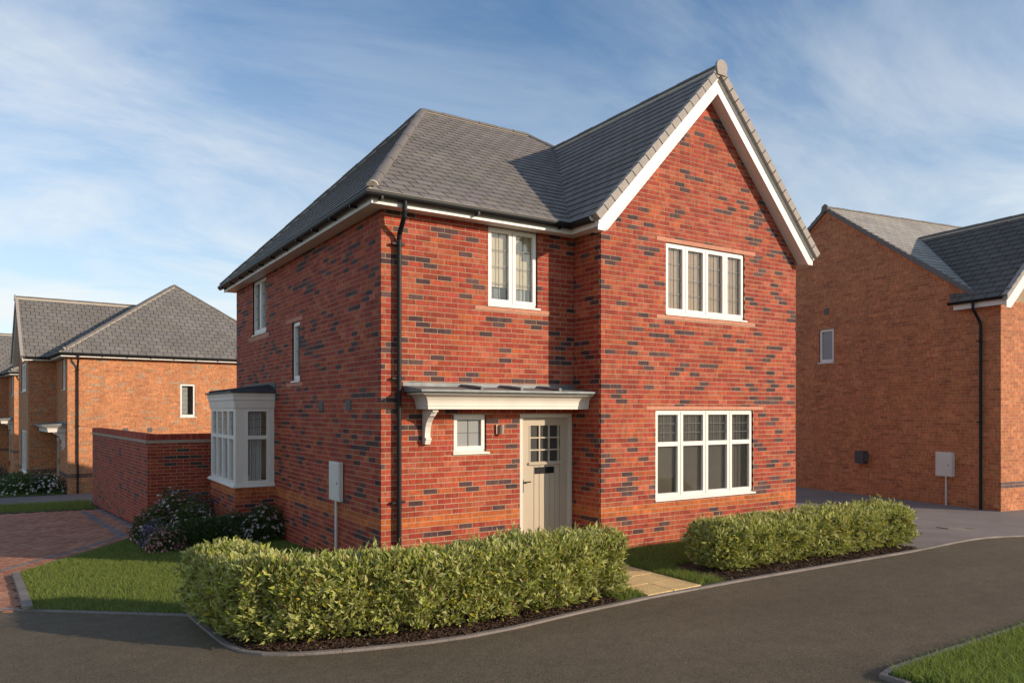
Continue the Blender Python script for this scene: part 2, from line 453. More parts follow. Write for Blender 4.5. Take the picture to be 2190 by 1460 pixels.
def add_tile(mb, q, t0, top, n, th, col):
    k = len(q); a = [top(s, t, t0) for s, t in q]; b = [p - n * .012 for p in a]
    mb.add(a + b, [tuple(range(k))] + [(i, k + i, k + (i + 1) % k, (i + 1) % k) for i in range(k)], col)
def tile_singles(singles, o, eu, es, parent, mb, limit, w=.30, g=.20, th=.015):
    o, eu, es = Vector(o), Vector(eu).normalized(), Vector(es).normalized(); n = eu.cross(es).normalized()
    if n.z < 0: n = -n
    def top(s, t, t0): return o + eu * s + es * t + n * (.006 + .021 * max(0., 1 - (t - t0) / (g + .06)))
    def sc(x):
        p = o + eu * x[0] + es * x[1]; return -(p - cam.location).length
    for i, (s, t0, col) in enumerate(sorted(singles, key=sc, reverse=True)):
        if i >= limit:
            add_tile(mb, [(s, t0), (s + w - .020, t0), (s + w - .020, t0 + g + .03), (s, t0 + g + .03)], t0, top, n, th, col); continue
        q = tuple(round(c * 250) / 250 for c in col)
        def mk():
            t = MB(); tp = lambda a, b, c0: Vector((a, b, .006 + .021 * max(0., 1 - b / (g + .06))))
            add_tile(t, [(0, 0), (w - .020, 0), (w - .020, g + .03), (0, g + .03)], 0, tp, Vector((0, 0, 1)), th, q)
            me = bpy.data.meshes.new('slate'); me.from_pydata(t.v, [], t.f); me.materials.append(MATS['slate'])
            at = me.color_attributes.new('col', 'FLOAT_COLOR', 'POINT'); at.data.foreach_set('color', [x for c in t.c for x in (*c, 1)])
            return me
        ob = link('slate', single_mesh('slate', q, mk), parent)
        R = Matrix((eu, es, n)).transposed().to_4x4(); R.translation = o + eu * s + es * t0
        ob.matrix_local = R

def ridge_run(a, b, parent, M, seg=.45, r=.078, name='ridge_tile', m='ridge', drop=.03, bed=True, objs=True):
    """half-round ridge tiles laid from a to b, with a pale mortar bed on each side"""
    a, b = Vector(a), Vector(b); d = (b - a); Ln = d.length; d.normalize(); n = max(1, round(Ln / seg)); st = Ln / n
    side = d.cross(Vector((0, 0, 1))).normalized(); up = side.cross(d).normalized()
    if up.z < 0: up = -up
    bedm = MB(); allm = MB()
    for i in range(n):
        t = MB() if objs else allm
        p0 = a + d * (i * st + .004); p1 = a + d * ((i + 1) * st - .004); K = 9
        jr = r + (.006 if i % 2 else 0)
        vs = []
        for p in (p0, p1):
            for rr in (jr, jr - .02):
                vs += [p + side * math.cos(math.pi * k / (K - 1)) * rr + up * (math.sin(math.pi * k / (K - 1)) * rr * .85 - drop + (.004 if rr == jr else 0)) for k in range(K)]
        fs = []
        for k in range(K - 1): fs += [(k, k + 1, 2 * K + k + 1, 2 * K + k), (k, K + k, K + k + 1, k + 1), (2 * K + k, 2 * K + k + 1, 3 * K + k + 1, 3 * K + k)]
        fs += [(0, 2 * K, 3 * K, K), (K - 1, 2 * K - 1, 4 * K - 1, 3 * K - 1)]
        t.add(vs, fs)
        if objs: t.build(name, m, parent, M, smooth_=False)
    if not objs: allm.build(name, m, parent, M)
    if bed:
        for sg in (-1, 1):
            q0 = a + side * sg * (r + .004) - up * (drop + .012); q1 = b + side * sg * (r + .004) - up * (drop + .012)
            bedm.add([q0 + up * .006 - side * sg * .012, q1 + up * .006 - side * sg * .012, q1 - up * .07 + side * sg * .010, q0 - up * .07 + side * sg * .010], [(0, 1, 2, 3)])
        bedm.build('mortar_bed', 'bedding', parent, M)

def gutter_run(mb, a, b, out, r=.056):
    """open half-round gutter from a to b (rim level), out = outward unit"""
    a, b, out = Vector(a), Vector(b), Vector(out); K = 9
    vs = []
    for p in (a, b):
        for rr in (r, r - .006):
            vs += [p + out * math.cos(math.pi * k / (K - 1)) * rr - Vector((0, 0, 1)) * math.sin(math.pi * k / (K - 1)) * rr * 1.15 for k in range(K)]
    fs = []
    for k in range(K - 1): fs += [(k, k + 1, 2 * K + k + 1, 2 * K + k), (K + k, 3 * K + k, 3 * K + k + 1, K + k + 1)]
    fs += [(0, 2 * K, 3 * K, K), (K - 1, 2 * K - 1, 4 * K - 1, 3 * K - 1)]
    for e in (0, 2 * K): fs += [(e + k, e + k + 1, e + K + k + 1, e + K + k) for k in range(K - 1)]
    mb.add(vs, fs)
def gutter_end(mb, p, out, r=.056):
    p, out = Vector(p), Vector(out); K = 9
    mb.add([p + out * math.cos(math.pi * k / (K - 1)) * r - Vector((0, 0, 1)) * math.sin(math.pi * k / (K - 1)) * r * 1.15 for k in range(K)], [tuple(range(K))])

# ------------------------------------------------------------------ windows
def window(root, M, P, u0, u1, z0, z1, lights, d=-.035, transom=None, lead=(2, 4), sill=True, sill_ext=.05, glass='glass', name='window', label=None, fw=.045):
    """lights: list of mullion centres including both ends"""
    t = MB(); sd = d - .06
    zs = z0 + (.045 if sill else 0)
    t.box(u0, u1, sd, d, z1 - fw, z1, P); t.box(u0, u1, sd, d, zs, zs + fw, P)
    t.box(u0, u0 + fw, sd, d, zs + fw, z1 - fw, P); t.box(u1 - fw, u1, sd, d, zs + fw, z1 - fw, P)
    edges = [u0] + list(lights) + [u1]
    for m_ in lights: t.box(m_ - .022, m_ + .022, sd, d - .012, zs + fw, z1 - fw, P)
    cas = .052
    lead_m = MB(); panes = []
    for i in range(len(edges) - 1):
        a = edges[i] + (.018 if i == 0 else .008); b = edges[i + 1] - (.018 if i == len(edges) - 2 else .008)
        ca, cb, cz0, cz1 = a, b, zs + .02, z1 - .02
        dd = d + .010
        t.box(ca, ca + cas, sd + .01, dd, cz0, cz1, P); t.box(cb - cas, cb, sd + .01, dd, cz0, cz1, P)
        t.box(ca + cas, cb - cas, sd + .01, dd, cz0, cz0 + cas, P); t.box(ca + cas, cb - cas, sd + .01, dd, cz1 - cas, cz1, P)
        ga, gb, g0, g1 = ca + cas, cb - cas, cz0 + cas, cz1 - cas
        if transom:
            t.box(ga, gb, sd + .01, dd - .002, transom - .035, transom + .035, P)
            panes += [(ga, gb, g0, transom - .035), (ga, gb, transom + .035, g1)]; lz0 = transom + .035
        else: panes += [(ga, gb, g0, g1)]; lz0 = g0
        if lead:
            for k in range(1, lead[0]):
                uu = ga + (gb - ga) * k / lead[0]; lead_m.box(uu - .004, uu + .004, d - .030, d - .022, lz0, g1, P)
            for k in range(1, lead[1]):
                zz = lz0 + (g1 - lz0) * k / lead[1]; lead_m.box(ga, gb, d - .0305, d - .0215, zz - .004, zz + .004, P)
    wo_ = t.build(name, 'white', root, M)
    if label: wo_['label'] = label
    for a, b, c, e in panes:
        q = MB(); q.box(a - .004, b + .004, d - .034, d - .030, c - .004, e + .004, P); q.build('pane', glass, wo_, M)
    if lead: lead_m.build('glazing_lead', 'leading', wo_, M)
    if sill:
        s = MB(); s.prism([(sd, z0), (d + .055, z0), (d + .055, z0 + .022), (d, z0 + .044), (sd, z0 + .044)],
                          lambda dd_, zz: P(u0 - sill_ext * .25, dd_, zz), lambda dd_, zz: P(u1 + sill_ext, dd_, zz))
        s.build('sill', 'white', wo_, M)
    return wo_
def reveal(mb, P, u0, u1, z0, z1, depth=.2, mi=1):
    for a, b in (((u0, z0), (u0, z1)), ((u1, z1), (u1, z0)), ((u0, z1), (u1, z1)), ((u1, z0), (u0, z0))):
        mb.quad(P(a[0], -.004, a[1]), P(b[0], -.004, b[1]), P(b[0], -depth, b[1]), P(a[0], -depth, a[1]), mi=mi)
def room(root, M, P, u0, u1, z0, z1, deep, wall='cream_wall', near=-.2, open_=None):
    """plain interior behind a window: walls, ceiling and floor; open_ = the window hole in its near wall"""
    t = MB(); a, b = near, -deep
    t.quad(P(u0, a, z0), P(u0, b, z0), P(u0, b, z1), P(u0, a, z1)); t.quad(P(u1, a, z0), P(u1, b, z0), P(u1, b, z1), P(u1, a, z1))
    t.quad(P(u0, b, z0), P(u1, b, z0), P(u1, b, z1), P(u0, b, z1)); t.quad(P(u0, a, z1), P(u1, a, z1), P(u1, b, z1), P(u0, b, z1))
    t.quad(P(u0, a, z0), P(u1, a, z0), P(u1, b, z0), P(u0, b, z0), mi=1)
    if open_: mortar_field(t, P, u0, u1, z0, z1, [open_], d=a)
    t.build('interior', [wall, 'room_floor'], root, M, fix=False)
def curtain(root, M, P, u0, u1, z0, z1, d=-.3, folds=6, m='curtain', amp=.03):
    t = MB(); n = folds * 8; vs = []
    for i in range(n + 1):
        s = i / n; u = u0 + (u1 - u0) * s; dd = d + amp * math.sin(s * folds * 2 * math.pi) + .3 * amp * math.sin(s * folds * 5.1)
        vs += [P(u, dd, z0), P(u, dd, z1)]
    t.add(vs, [(2 * i, 2 * i + 2, 2 * i + 3, 2 * i + 1) for i in range(n)])
    t.build('curtain', m, root, M, smooth_=True, fix=False)
def stone_course(root, M, P, u0, u1, z0, z1, n, name):
    w = (u1 - u0) / n
    for i in range(n):
        k = random.uniform(.94, 1.06); t = MB()
        t.box(u0 + i * w + .002, u0 + (i + 1) * w - .002, -.03, .004, z0, z1, P, col=(.54 * k, .235 * k, .145 * k)); t.build(name, 'stone', root, M)

# ------------------------------------------------------------------ house shell: hipped block with one projecting front gable
EZ, PF, PG = 5.01, .70, 1.073        # eaves level of the slates, front pitch, side and gable pitch
def shell(root, M, O, GT, GW, D, LY, pal, H, seed=1, main=False, zb=-.15, zside=-.65, band=(7, 8), phase=(0.0623, .10, .05, 0.173), slate_base=(.210, .183, .163)):
    TX, gc = GT + GW, GT + GW / 2
    Pf = lambda u, d, z: (u, -d, z)
    Ps = lambda u, d, z: (-d, u, z)
    Pr = lambda u, d, z: (GT - d, -D + u, z)
    Pg = lambda u, d, z: (u, -D - d, z)
    sof = 7.405 - 5.554 * 0 - (4.604 - GW) / 2 * PG          # apex of the sloping soffit on the gable wall
    clipg = [(-1.08, 1, sof - 1.08 * gc), (1.08, 1, sof + 1.08 * gc)]
    zt = 4.857
    # --- walls: mortar core, bricks in front of it
    core = MB()
    mortar_field(core, Pf, 0.0, GT, zb, zt, H.get('front', []))
    mortar_field(core, Ps, 0.008, LY, zside, zt, H.get('side', []))
    mortar_field(core, Pr, 0.008, D + .01, zb, zt, H.get('recess', []))
    hw = (sof - zt) / 1.08
    mortar_field(core, Pg, GT, TX, zb, zt, H.get('gable', []), top=None)
    core.poly([Pg(u, -.0035, z) for u, z in [(GT, zt), (TX, zt), (gc + (sof - zt) / 1.08 if gc + (sof - zt) / 1.08 < TX else TX, zt + .001), (gc, sof)] if True])
    core.quad((TX, -D, zside), (TX, LY, zside), (TX, LY, zt), (TX, -D, zt), mi=2)
    core.quad((0, LY, zside), (TX, LY, zside), (TX, LY, zt), (0, LY, zt), mi=2)
    for w_, P in (('front', Pf), ('side', Ps), ('gable', Pg)):
        for h in H.get(w_, []):
            if len(h) > 4 or (h[3] - h[2]) > .2: reveal(core, P, *h[:4])
    wall = core.build('wall', ['mortar', 'reveal', 'unseen_brick'], root, M, fix=False)
    rest = MB(); sg = [] if main else None; sf = [] if main else None
    brick_field(rest, Pf, 0, GT, zb, zt, H.get('front', []), phase[0], pal, seed, band=band, singles=sf)
    brick_field(rest, Ps, .034, LY, zside, zt, H.get('side', []), phase[1], pal, seed + 1, band=band)
    brick_field(rest, Pr, .034, D, zb, zt, H.get('recess', []), phase[2], pal, seed + 2, band=band)
    brick_field(rest, Pg, GT, TX, zb, sof, H.get('gable', []), phase[3], pal, seed + 3, clip=clipg, band=band, singles=sg)
    if main:
        a, b = cam_score(Pf, M, O), cam_score(Pg, M, O)
        both = sorted([a(s) for s in sf] + [b(s) for s in sg], reverse=True); cut = both[300]
        place_singles(sf, Pf, wall, M, sum(a(s) > cut for s in sf), rest, score=a)
        place_singles(sg, Pg, wall, M, sum(b(s) > cut for s in sg), rest, score=b)
    tag(rest.build('brickwork', 'brick', wall, M, fix=False), kind='stuff')
    # --- roof
    cf, cg = 1 / math.sqrt(1 + PF * PF), 1 / math.sqrt(1 + PG * PG)
    e = .27; hy = LY / 2
    rz = EZ + PF * (hy + e); lx = (rz - EZ) / PG - e; rx = TX - lx
    gz = EZ + PG * (GW / 2 + e); yv = (gz - EZ) / PF - e
    vx = GT - e; fy = -D - .25
    A, B_, Vb, Vt = (-e, -e, EZ), (-e, LY + e, EZ), (vx, -e, EZ), (gc, yv, gz)
    ap, ar = (lx, hy, rz), (rx, hy, rz)
    deck = MB()
    deck.poly([A, Vb, Vt, ar, ap]); deck.poly([B_, A, ap])
    deck.poly([(vx, fy, EZ), Vb, Vt, (gc, fy, gz)])
    deck.poly([(TX + e, fy, EZ), (TX + e, LY + e, EZ), ar, Vt, (gc, fy, gz)], mi=1, col=(.08, .08, .08))
    deck.poly([(TX + e, LY + e, EZ), B_, ap, ar], mi=1, col=(.08, .08, .08))
    roof = deck.build('roof', ['deck', 'slate'], root, M, fix=False)
    tl = MB(); st = [] if main else None
    fo, fu, fs = (-e, -e, EZ), (1, 0, 0), (0, cf, PF * cf)
    regF = [(0, 0), (vx + e, 0), (gc + e, (yv + e) / cf), (rx + e, (hy + e) / cf), (lx + e, (hy + e) / cf)]
    tile_field(tl, fo, fu, fs, regF, singles=st, seed=seed, base=slate_base)
    if main: tile_singles(st, fo, fu, fs, roof, tl, 300)
    tile_field(tl, (-e, LY + e, EZ), (0, -1, 0), (cg, 0, PG * cg), [(0, 0), (LY + 2 * e, 0), (hy + e, (lx + e) / cg)], seed=seed + 1, base=slate_base)
    tile_field(tl, (vx, fy, EZ), (0, 1, 0), (cg, 0, PG * cg), [(0, 0), (-e - fy, 0), (yv - fy, (gc - vx) / cg), (0, (gc - vx) / cg)], seed=seed + 2, base=slate_base)
    tag(tl.build('slates', 'slate', roof, M, fix=False), kind='stuff')
    dn = .025
    ridge_run((-e + .12, -e + .12 * (hy + e) / (lx + e), EZ + .12 * PG + dn), (lx, hy, rz + dn), roof, M, objs=main)
    ridge_run((lx + .02, hy, rz + dn), (rx, hy, rz + dn), roof, M, objs=main)
    ridge_run((-e, LY + e, EZ + dn), (lx, hy, rz + dn), roof, M, objs=main)
    ridge_run((gc, fy - .02, gz + dn), (gc, yv + .05, gz + dn), roof, M, objs=main, bed=True)
    ridge_run((rx, hy, rz + dn), (rx + .9, hy - .9 * (hy + e) / (lx + e), rz - .9 * PG + dn), roof, M, objs=main, bed=False)
    # valley trim, hip foot cap and ridge end cap
    t = MB(); r = .125
    t.prism([(gc + r * math.cos(a_), gz + dn - .03 + r * .92 * math.sin(a_)) for a_ in [math.pi * k / 12 for k in range(13)]] + [(gc - .10, gz - .14), (gc + .10, gz - .14)],
            lambda x, z: (x, fy - .055, z), lambda x, z: (x, fy - .012, z))
    t.build('ridge_end_cap', 'verge', roof, M)
    t = MB(); c = Vector((-e + .08, -e + .08 * (hy + e) / (lx + e), EZ + .08 * PG)); di = (Vector((lx, hy, rz)) - Vector(A)).normalized(); si = di.cross(Vector((0, 0, 1))).normalized(); up = si.cross(di)
    ring = [c + si * .078 * math.cos(math.pi * k / 10) + up * (.070 * math.sin(math.pi * k / 10) - .0) for k in range(11)]
    t.add(ring + [p - di * .0 + Vector((0, 0, -.05)) if 0 else p + di * .06 for p in ring], [tuple(range(11))] + [(k, k + 1, 12 + k, 11 + k) for k in range(10)])
    t.box(-e - .01, -e + .10, -e - .01, -e + .12, EZ - .005, EZ + .025)
    t.build('hip_end_mortar', 'bedding', roof, M)
    # verge tiles stepping up both slopes
    nv = int((gc - vx) / cg / .2) + 1
    for sgn in (-1, 1):
        for i in range(nv):
            t0, t1 = i * .2 - .035, min((i + 1) * .2 - .02, (gc - vx) / cg - .06)
            if t1 - t0 < .05: continue
            t = MB()
            def q(tt, h, y): return (gc + sgn * ((gc - vx) - tt * cg) + sgn * h * PG * cg * 1.0, y, EZ + tt * PG * cg + h * cg)
            hs0, hs1 = .041, .030
            pts = [(t0, -.085), (t1, -.085), (t1, hs1), (t0, hs0)]
            t.prism(pts, lambda tt, h: q(tt, h, fy - .03), lambda tt, h: q(tt, h, fy + .07))
            t.build('verge_tile', 'verge', roof, M)
    # --- barge boards and gable soffit
    zap, zlo, yb = gz - .085, gz - .405, -D - .20
    xo = gc - GT + .216
    t = MB(); mo = MB(); so = MB()
    for s_ in (-1, 1):
        X = lambda a_: gc + s_ * a_
        zt_o = zap - 1.073 * xo; zb_o = 4.797
        xi = (zlo - zb_o) / 1.085
        pl = [(0, zap), (xo, zt_o), (xo, zb_o), (xi, zb_o), (0, zlo)]
        t.prism(pl, lambda a_, z: (X(a_), yb, z), lambda a_, z: (X(a_), yb + .025, z))
        m2 = [(0, zap + .004), (xo + .008, zt_o + .004), (xo + .008, zt_o - .105), (0, zap - .105)]
        mo.prism(m2, lambda a_, z: (X(a_), yb - .022, z), lambda a_, z: (X(a_), yb, z))
        m3 = [(0, zlo + .045), (xi - .01, zb_o + .045), (xi + .005, zb_o - .004), (0, zlo - .006)]
        mo.prism(m3, lambda a_, z: (X(a_), yb - .012, z), lambda a_, z: (X(a_), yb, z))
        so.quad((gc, yb + .02, zlo + .012), (X(xi), yb + .02, zb_o + .012), (X(xi), -D + .004, zb_o + .012), (gc, -D + .004, zlo + .012))
        so.poly([(X(xi), yb + .02, zb_o + .010), (X(xo - .01), yb + .02, zb_o + .010), (X(xo - .01), -D + .02, zb_o + .010), (X(xi), -D + .02, zb_o + .010)])
    bb = t.build('barge_board', 'white', root, M); mo.build('moulding', 'white', bb, M)
    so.build('gable_soffit', 'white', root, M, fix=False)
    # --- fascia, soffit, gutters
    f = MB(); zf0, zf1, th = 4.85, 5.0, .02; o_ = .23
    f.box(-o_, GT - o_ + .012, -o_, -o_ + th, zf0, zf1); f.box(-o_, -o_ + th, -o_ + th, LY + o_, zf0, zf1)
    f.box(GT - o_ + .012, GT - o_ + .012 + th, yb + .03, -o_ + th, zf0, zf1)
    f.build('fascia', 'white', root, M)
    f = MB(); f.box(TX + o_ - th, TX + o_, yb + .03, LY + o_, zf0, zf1); f.build('fascia', 'white', root, M)
    s = MB()
    s.box(-o_ + th, GT, -o_ + th, .03, zf0 + .008, zf0 + .016); s.box(-o_ + th, .03, .03, LY + .2, zf0 + .008, zf0 + .016)
    s.box(GT - o_ + .03, GT + .03, yb + .03, -o_ + th, zf0 + .009, zf0 + .015)
    s.build('soffit', 'white', root, M)
    g = MB(); zg = 4.993; go = o_ + .06
    gx_ = GT - go + .012; prof = []
    for rr in (.06, .053): prof.append([(rr * math.cos(math.pi * k / 10), -rr * 1.4 * math.sin(math.pi * k / 10) ** .8) for k in range(11)])
    loop = prof[0] + prof[1][::-1]
    runs = [[(-go - k, LY + o_ + .1, zg + z) for k, z in loop], [(-go - k, -go - k, zg + z) for k, z in loop], [(gx_ - k, -go - k, zg + z) for k, z in loop], [(gx_ - k, yb + .07, zg + z) for k, z in loop]]
    nl_ = len(loop)
    for q in range(3):
        g.add(runs[q] + runs[q + 1], [(k, (k + 1) % nl_, nl_ + (k + 1) % nl_, nl_ + k) for k in range(nl_)])
    n = 3
    for i in range(n):
        x = -.12 + (GT - .35) * i / (n - 1); g.box(x - .014, x + .014, -go - .045, -o_, zg - .098, zg - .03)
    for i in range(11):
        y = .3 + (LY - .3) * i / 10; g.box(-go - .045, -o_, y - .014, y + .014, zg - .098, zg - .03)
    g.box(GT - go - .04, GT - o_, yb + .10, yb + .124, zg - .075, zg - .01)
    gu = g.build('gutter', 'black', root, M)
    t = MB(); t.box(-go - .04, gx_ - .05, -go - .0605, -go - .0525, zg + .0015, zg + .006); t.build('gutter_rim_highlight', 'bedding', gu, M)  # cream strip imitating the sunlit highlight on the front rim of the black gutter
    t = MB(); gutter_end(t, (GT - go + .012, yb + .066, zg), (-1, 0, 0), .06); t.build('gutter_end_cap', 'plastic_grey', root, M)
    return dict(Pf=Pf, Ps=Ps, Pr=Pr, Pg=Pg, TX=TX, gc=gc)

def downpipe(root, M, path, clips, r=.034, arm=(-.09, 0, 0)):
    t = MB(); t.tube(path, r, 14)
    for z in clips:
        x, y = path[-1][0], path[-1][1]
        t.tube([(x, y, z - .03), (x, y, z + .03)], r + .007, 14)
    o = t.build('downpipe', 'black', root, M, smooth_=False)
    c = MB()
    for z in clips:
        x, y = path[-1][0], path[-1][1]
        c.box(x - .10, x + .09, y - .008, y + .045, z - .013, z + .013)
    c.build('pipe_clip', 'black', o, M)
    return o

def canopy(root, M, P, u_l, u_r, z0, dep, end=True, rolls=()):
    """moulded door canopy; P(u,d,z); returns left, runs into the wall on the right"""
    prof = [(0, 0), (0, .039), (.006, .041), (.008, .05), (.010, .085), (.020, .12), (.042, .155), (.075, .182), (.105, .194), (.135, .198), (.135, .226)]
    t = MB()
    def ln(e_, z): return [P(u_l - e_, .0, z0 + z), P(u_l - e_, dep + e_, z0 + z), P(u_r, dep + e_, z0 + z)]
    rows = [ln(*p) for p in prof]
    for i in range(len(rows) - 1):
        for k in (0, 1): t.quad(rows[i][k], rows[i][k + 1], rows[i + 1][k + 1], rows[i + 1][k])
    t.quad(P(u_l, 0, z0), P(u_l, dep, z0), P(u_r, dep, z0), P(u_r, 0, z0))
    t.quad(rows[-1][0], rows[-1][1], rows[-1][2], P(u_r, 0, z0 + .226))
    cn = t.build('door_canopy', 'white_wood', root, M, fix=False)
    r = MB(); e2 = .215
    r.prism([(u_l - .20, 0), (u_l - .20, dep + e2), (u_r, dep + e2), (u_r, 0)], lambda u, d: P(u, d, z0 + .232), lambda u, d: P(u, d, z0 + .262 + .06 * (1 - d / (dep + e2))))
    r.build('canopy_roof', 'lead', cn, M)
    r = MB(); r.box(u_l - .20, u_r, .003, .012, z0 + .28, z0 + .372, P); r.build('flashing', 'lead', cn, M)
    for u in rolls:
        r = MB(); r.tube([P(u, dep + e2 + .004, z0 + .285), P(u - .0, .3, z0 + .315), P(u, .01, z0 + .335)], .024, 10); r.build('lead_roll', 'lead', cn, M)
    return cn
def bracket(parent, M, P, u0, u1, zt, s=1.0):
    """scrolled timber bracket under a canopy"""
    pr = [(0, -.484), (.085, -.484), (.085, -.462), (.10, -.455), (.10, -.432), (.118, -.425), (.118, -.40), (.082, -.392), (.084, -.33), (.10, -.25), (.135, -.18), (.19, -.12), (.245, -.088), (.245, -.072), (.275, -.066), (.275, -.045), (.325, -.038), (.325, 0), (0, 0)]
    t = MB(); t.prism([(d * s, zt + z * s) for d, z in pr], lambda d, z: P(u0, d, z), lambda d, z: P(u1, d, z))
    t.build('bracket', 'white_wood', parent, M)

# ================================================================== the setting
def sheet(name, poly, mname, dz, step=.5, kind='structure', holes=None, label=None):
    """flat polygon laid over the sloping ground, dz above it"""
    bm = bmesh.new(); bm.faces.new([bm.verts.new((x, y, 0)) for x, y in poly])
    xs, ys = [p[0] for p in poly], [p[1] for p in poly]
    def cuts(lo, hi, ax):
        k = math.ceil(lo / step)
        while k * step < hi:
            co = [0, 0, 0]; no = [0, 0, 0]; co[ax] = k * step; no[ax] = 1
            bmesh.ops.bisect_plane(bm, geom=bm.verts[:] + bm.edges[:] + bm.faces[:], plane_co=co, plane_no=no); k += 1
    cuts(min(xs), max(xs), 0); cuts(min(ys), max(ys), 1)
    bmesh.ops.triangulate(bm, faces=bm.faces[:])
    for v in bm.verts: v.co.z = G(v.co.x, v.co.y) + dz
    bmesh.ops.recalc_face_normals(bm, faces=bm.faces)
    if sum(f.normal.z for f in bm.faces) < 0: bmesh.ops.reverse_faces(bm, faces=bm.faces[:])
    me = bpy.data.meshes.new(name); bm.to_mesh(me); bm.free(); me.materials.append(MATS[mname])
    o = link(name, me); o['kind'] = kind
    if label: o['label'] = label
    return o
# one big ground sheet out to the horizon
gx = [-900, -400, -150, -60, -30] + [i for i in range(-20, 31)] + [45, 80, 150, 400, 900]
gy = [-900, -300, -100, -50, -30] + [i for i in range(-20, 61)] + [80, 120, 250, 500, 1200]
t = MB(); idx = {}
for j, y in enumerate(gy):
    for i, x in enumerate(gx): idx[i, j] = len(t.v); t.v.append((x, y, G(x, y) - .06)); t.c.append((1, 1, 1))
for j in range(len(gy) - 1):
    for i in range(len(gx) - 1): t.f.append((idx[i, j], idx[i + 1, j], idx[i + 1, j + 1], idx[i, j + 1])); t.mi.append(0)
tag(t.build('ground', 'field', None, attr=False, fix=False), kind='structure')

KERB = [(-2.585, -1.006), (-2.565, -1.66), (-2.535, -2.50), (-2.45, -2.86), (-2.30, -3.07), (-2.10, -3.22), (-1.82, -3.345), (-1.517, -3.45), (-1.136, -3.56), (-.711, -3.625), (-.206, -3.618), (.641, -3.51),
        (1.726, -3.431), (3.251, -3.42), (5.061, -3.47), (6.6, -3.52), (8.5, -3.45), (11.379, -3.2), (15, -3.0), (24, -2.8)]
EDGE_L = [(-30, 27.3), (-4.253, .699), (-3.395, -.185), (-2.599, -1.006)]
road_poly = [(-14, 10.6)] + EDGE_L[1:] + KERB[1:] + [(24, -14), (-14, -14)]
road = sheet('road', road_poly, 'asphalt', -.014, step=1.0)
# kerb stones along the bed, path and drive
kerb = MB()
def offset_path(path, off):
    out = []
    for i, p in enumerate(path):
        a, b = Vector(path[max(i - 1, 0)]), Vector(path[min(i + 1, len(path) - 1)]); d = (b - a).normalized()
        out.append((p[0] - d.y * off, p[1] + d.x * off))
    return out
def resample(path, st):
    pts = [Vector(p) for p in path]; out = [pts[0].copy()]; acc = 0
    for i in range(len(pts) - 1):
        L_ = (pts[i + 1] - pts[i]).length; d = (pts[i + 1] - pts[i]) / L_; s = st - acc
        while s <= L_: out.append(pts[i] + d * s); s += st
        acc = L_ - (s - st)
    if (out[-1] - pts[-1]).length > .02: out.append(pts[-1].copy())
    return [tuple(p) for p in out]
kb = thing('kerb', 'concrete edging', 'kerb', (0, 0, 0)); del kb['category']; kb['kind'] = 'structure'; del kb['label']
def kerb_line(path, width, top, st=.915, sub=4, parent=kb, m='concrete', drop=.10):
    fine = resample(path, st / sub); inner = offset_path(fine, width)
    for i in range(0, len(fine) - 1, sub):
        seg = list(range(i, min(i + sub, len(fine) - 1) + 1))
        if len(seg) < 2: continue
        t = MB(); q = []
        for n_, k in enumerate(seg):
            a, b = Vector(fine[k]), Vector(inner[k])
            if n_ == len(seg) - 1:
                pa, pb = Vector(fine[seg[-2]]), Vector(inner[seg[-2]]); a = a + (pa - a).normalized() * .004; b = b + (pb - b).normalized() * .004
            za = G(*a) + top
            q.append([(a.x, a.y, za - drop), (a.x, a.y, za - .006), (a.x + (b.x - a.x) * .08, a.y + (b.y - a.y) * .08, za), (b.x, b.y, za), (b.x, b.y, za - drop)])
        vs = [p for r in q for p in r]; fs = []
        for r in range(len(q) - 1): fs += [(r * 5 + k, r * 5 + k + 1, r * 5 + 5 + k + 1, r * 5 + 5 + k) for k in range(4)]
        fs += [(0, 1, 2, 3, 4), tuple(range((len(q) - 1) * 5, len(q) * 5))]
        t.add(vs, fs); t.build('kerb_stone', m, parent)
kerb_line(KERB, .055, .006)
kerb_line([(-4.042, .47), (-4.12, 2.0), (-4.2, 3.45)], -.10, .045)                 # short kerb between drive and lawn
kerb_line([(-12.0, 8.55), (-4.253, .715), (-3.395, -.168), (-2.56, -1.035)], .055, .002)              # flush edging along lawn and road
kerb_line([(1.02, -6.60), (1.035, -6.40), (1.13, -6.335), (3.4, -6.34), (9, -6.3)], -.05, .018)
# planting bed of bark mulch
bed_in = [(3.05, -2.35), (3.0, -2.9), (2.95, -3.33)]
bed_l = [p for p in offset_path(KERB, .06) if p[0] < 1.36]
sheet('planting_bed', [(-2.55, -1.02)] + bed_l[1:] + [(1.30, -3.38), (1.25, -2.72), (-1.0, -2.78), (-1.7, -2.55), (-1.95, -2.1), (-2.0, -1.05)], 'mulch', .004, step=.5)
bed_r = [(2.95, -3.36), (5.06, -3.41), (6.6, -3.46), (6.95, -3.43), (6.95, -2.2), (3.2, -2.15), (3.0, -2.6)]
sheet('planting_bed', bed_r, 'mulch', .004, step=.5)
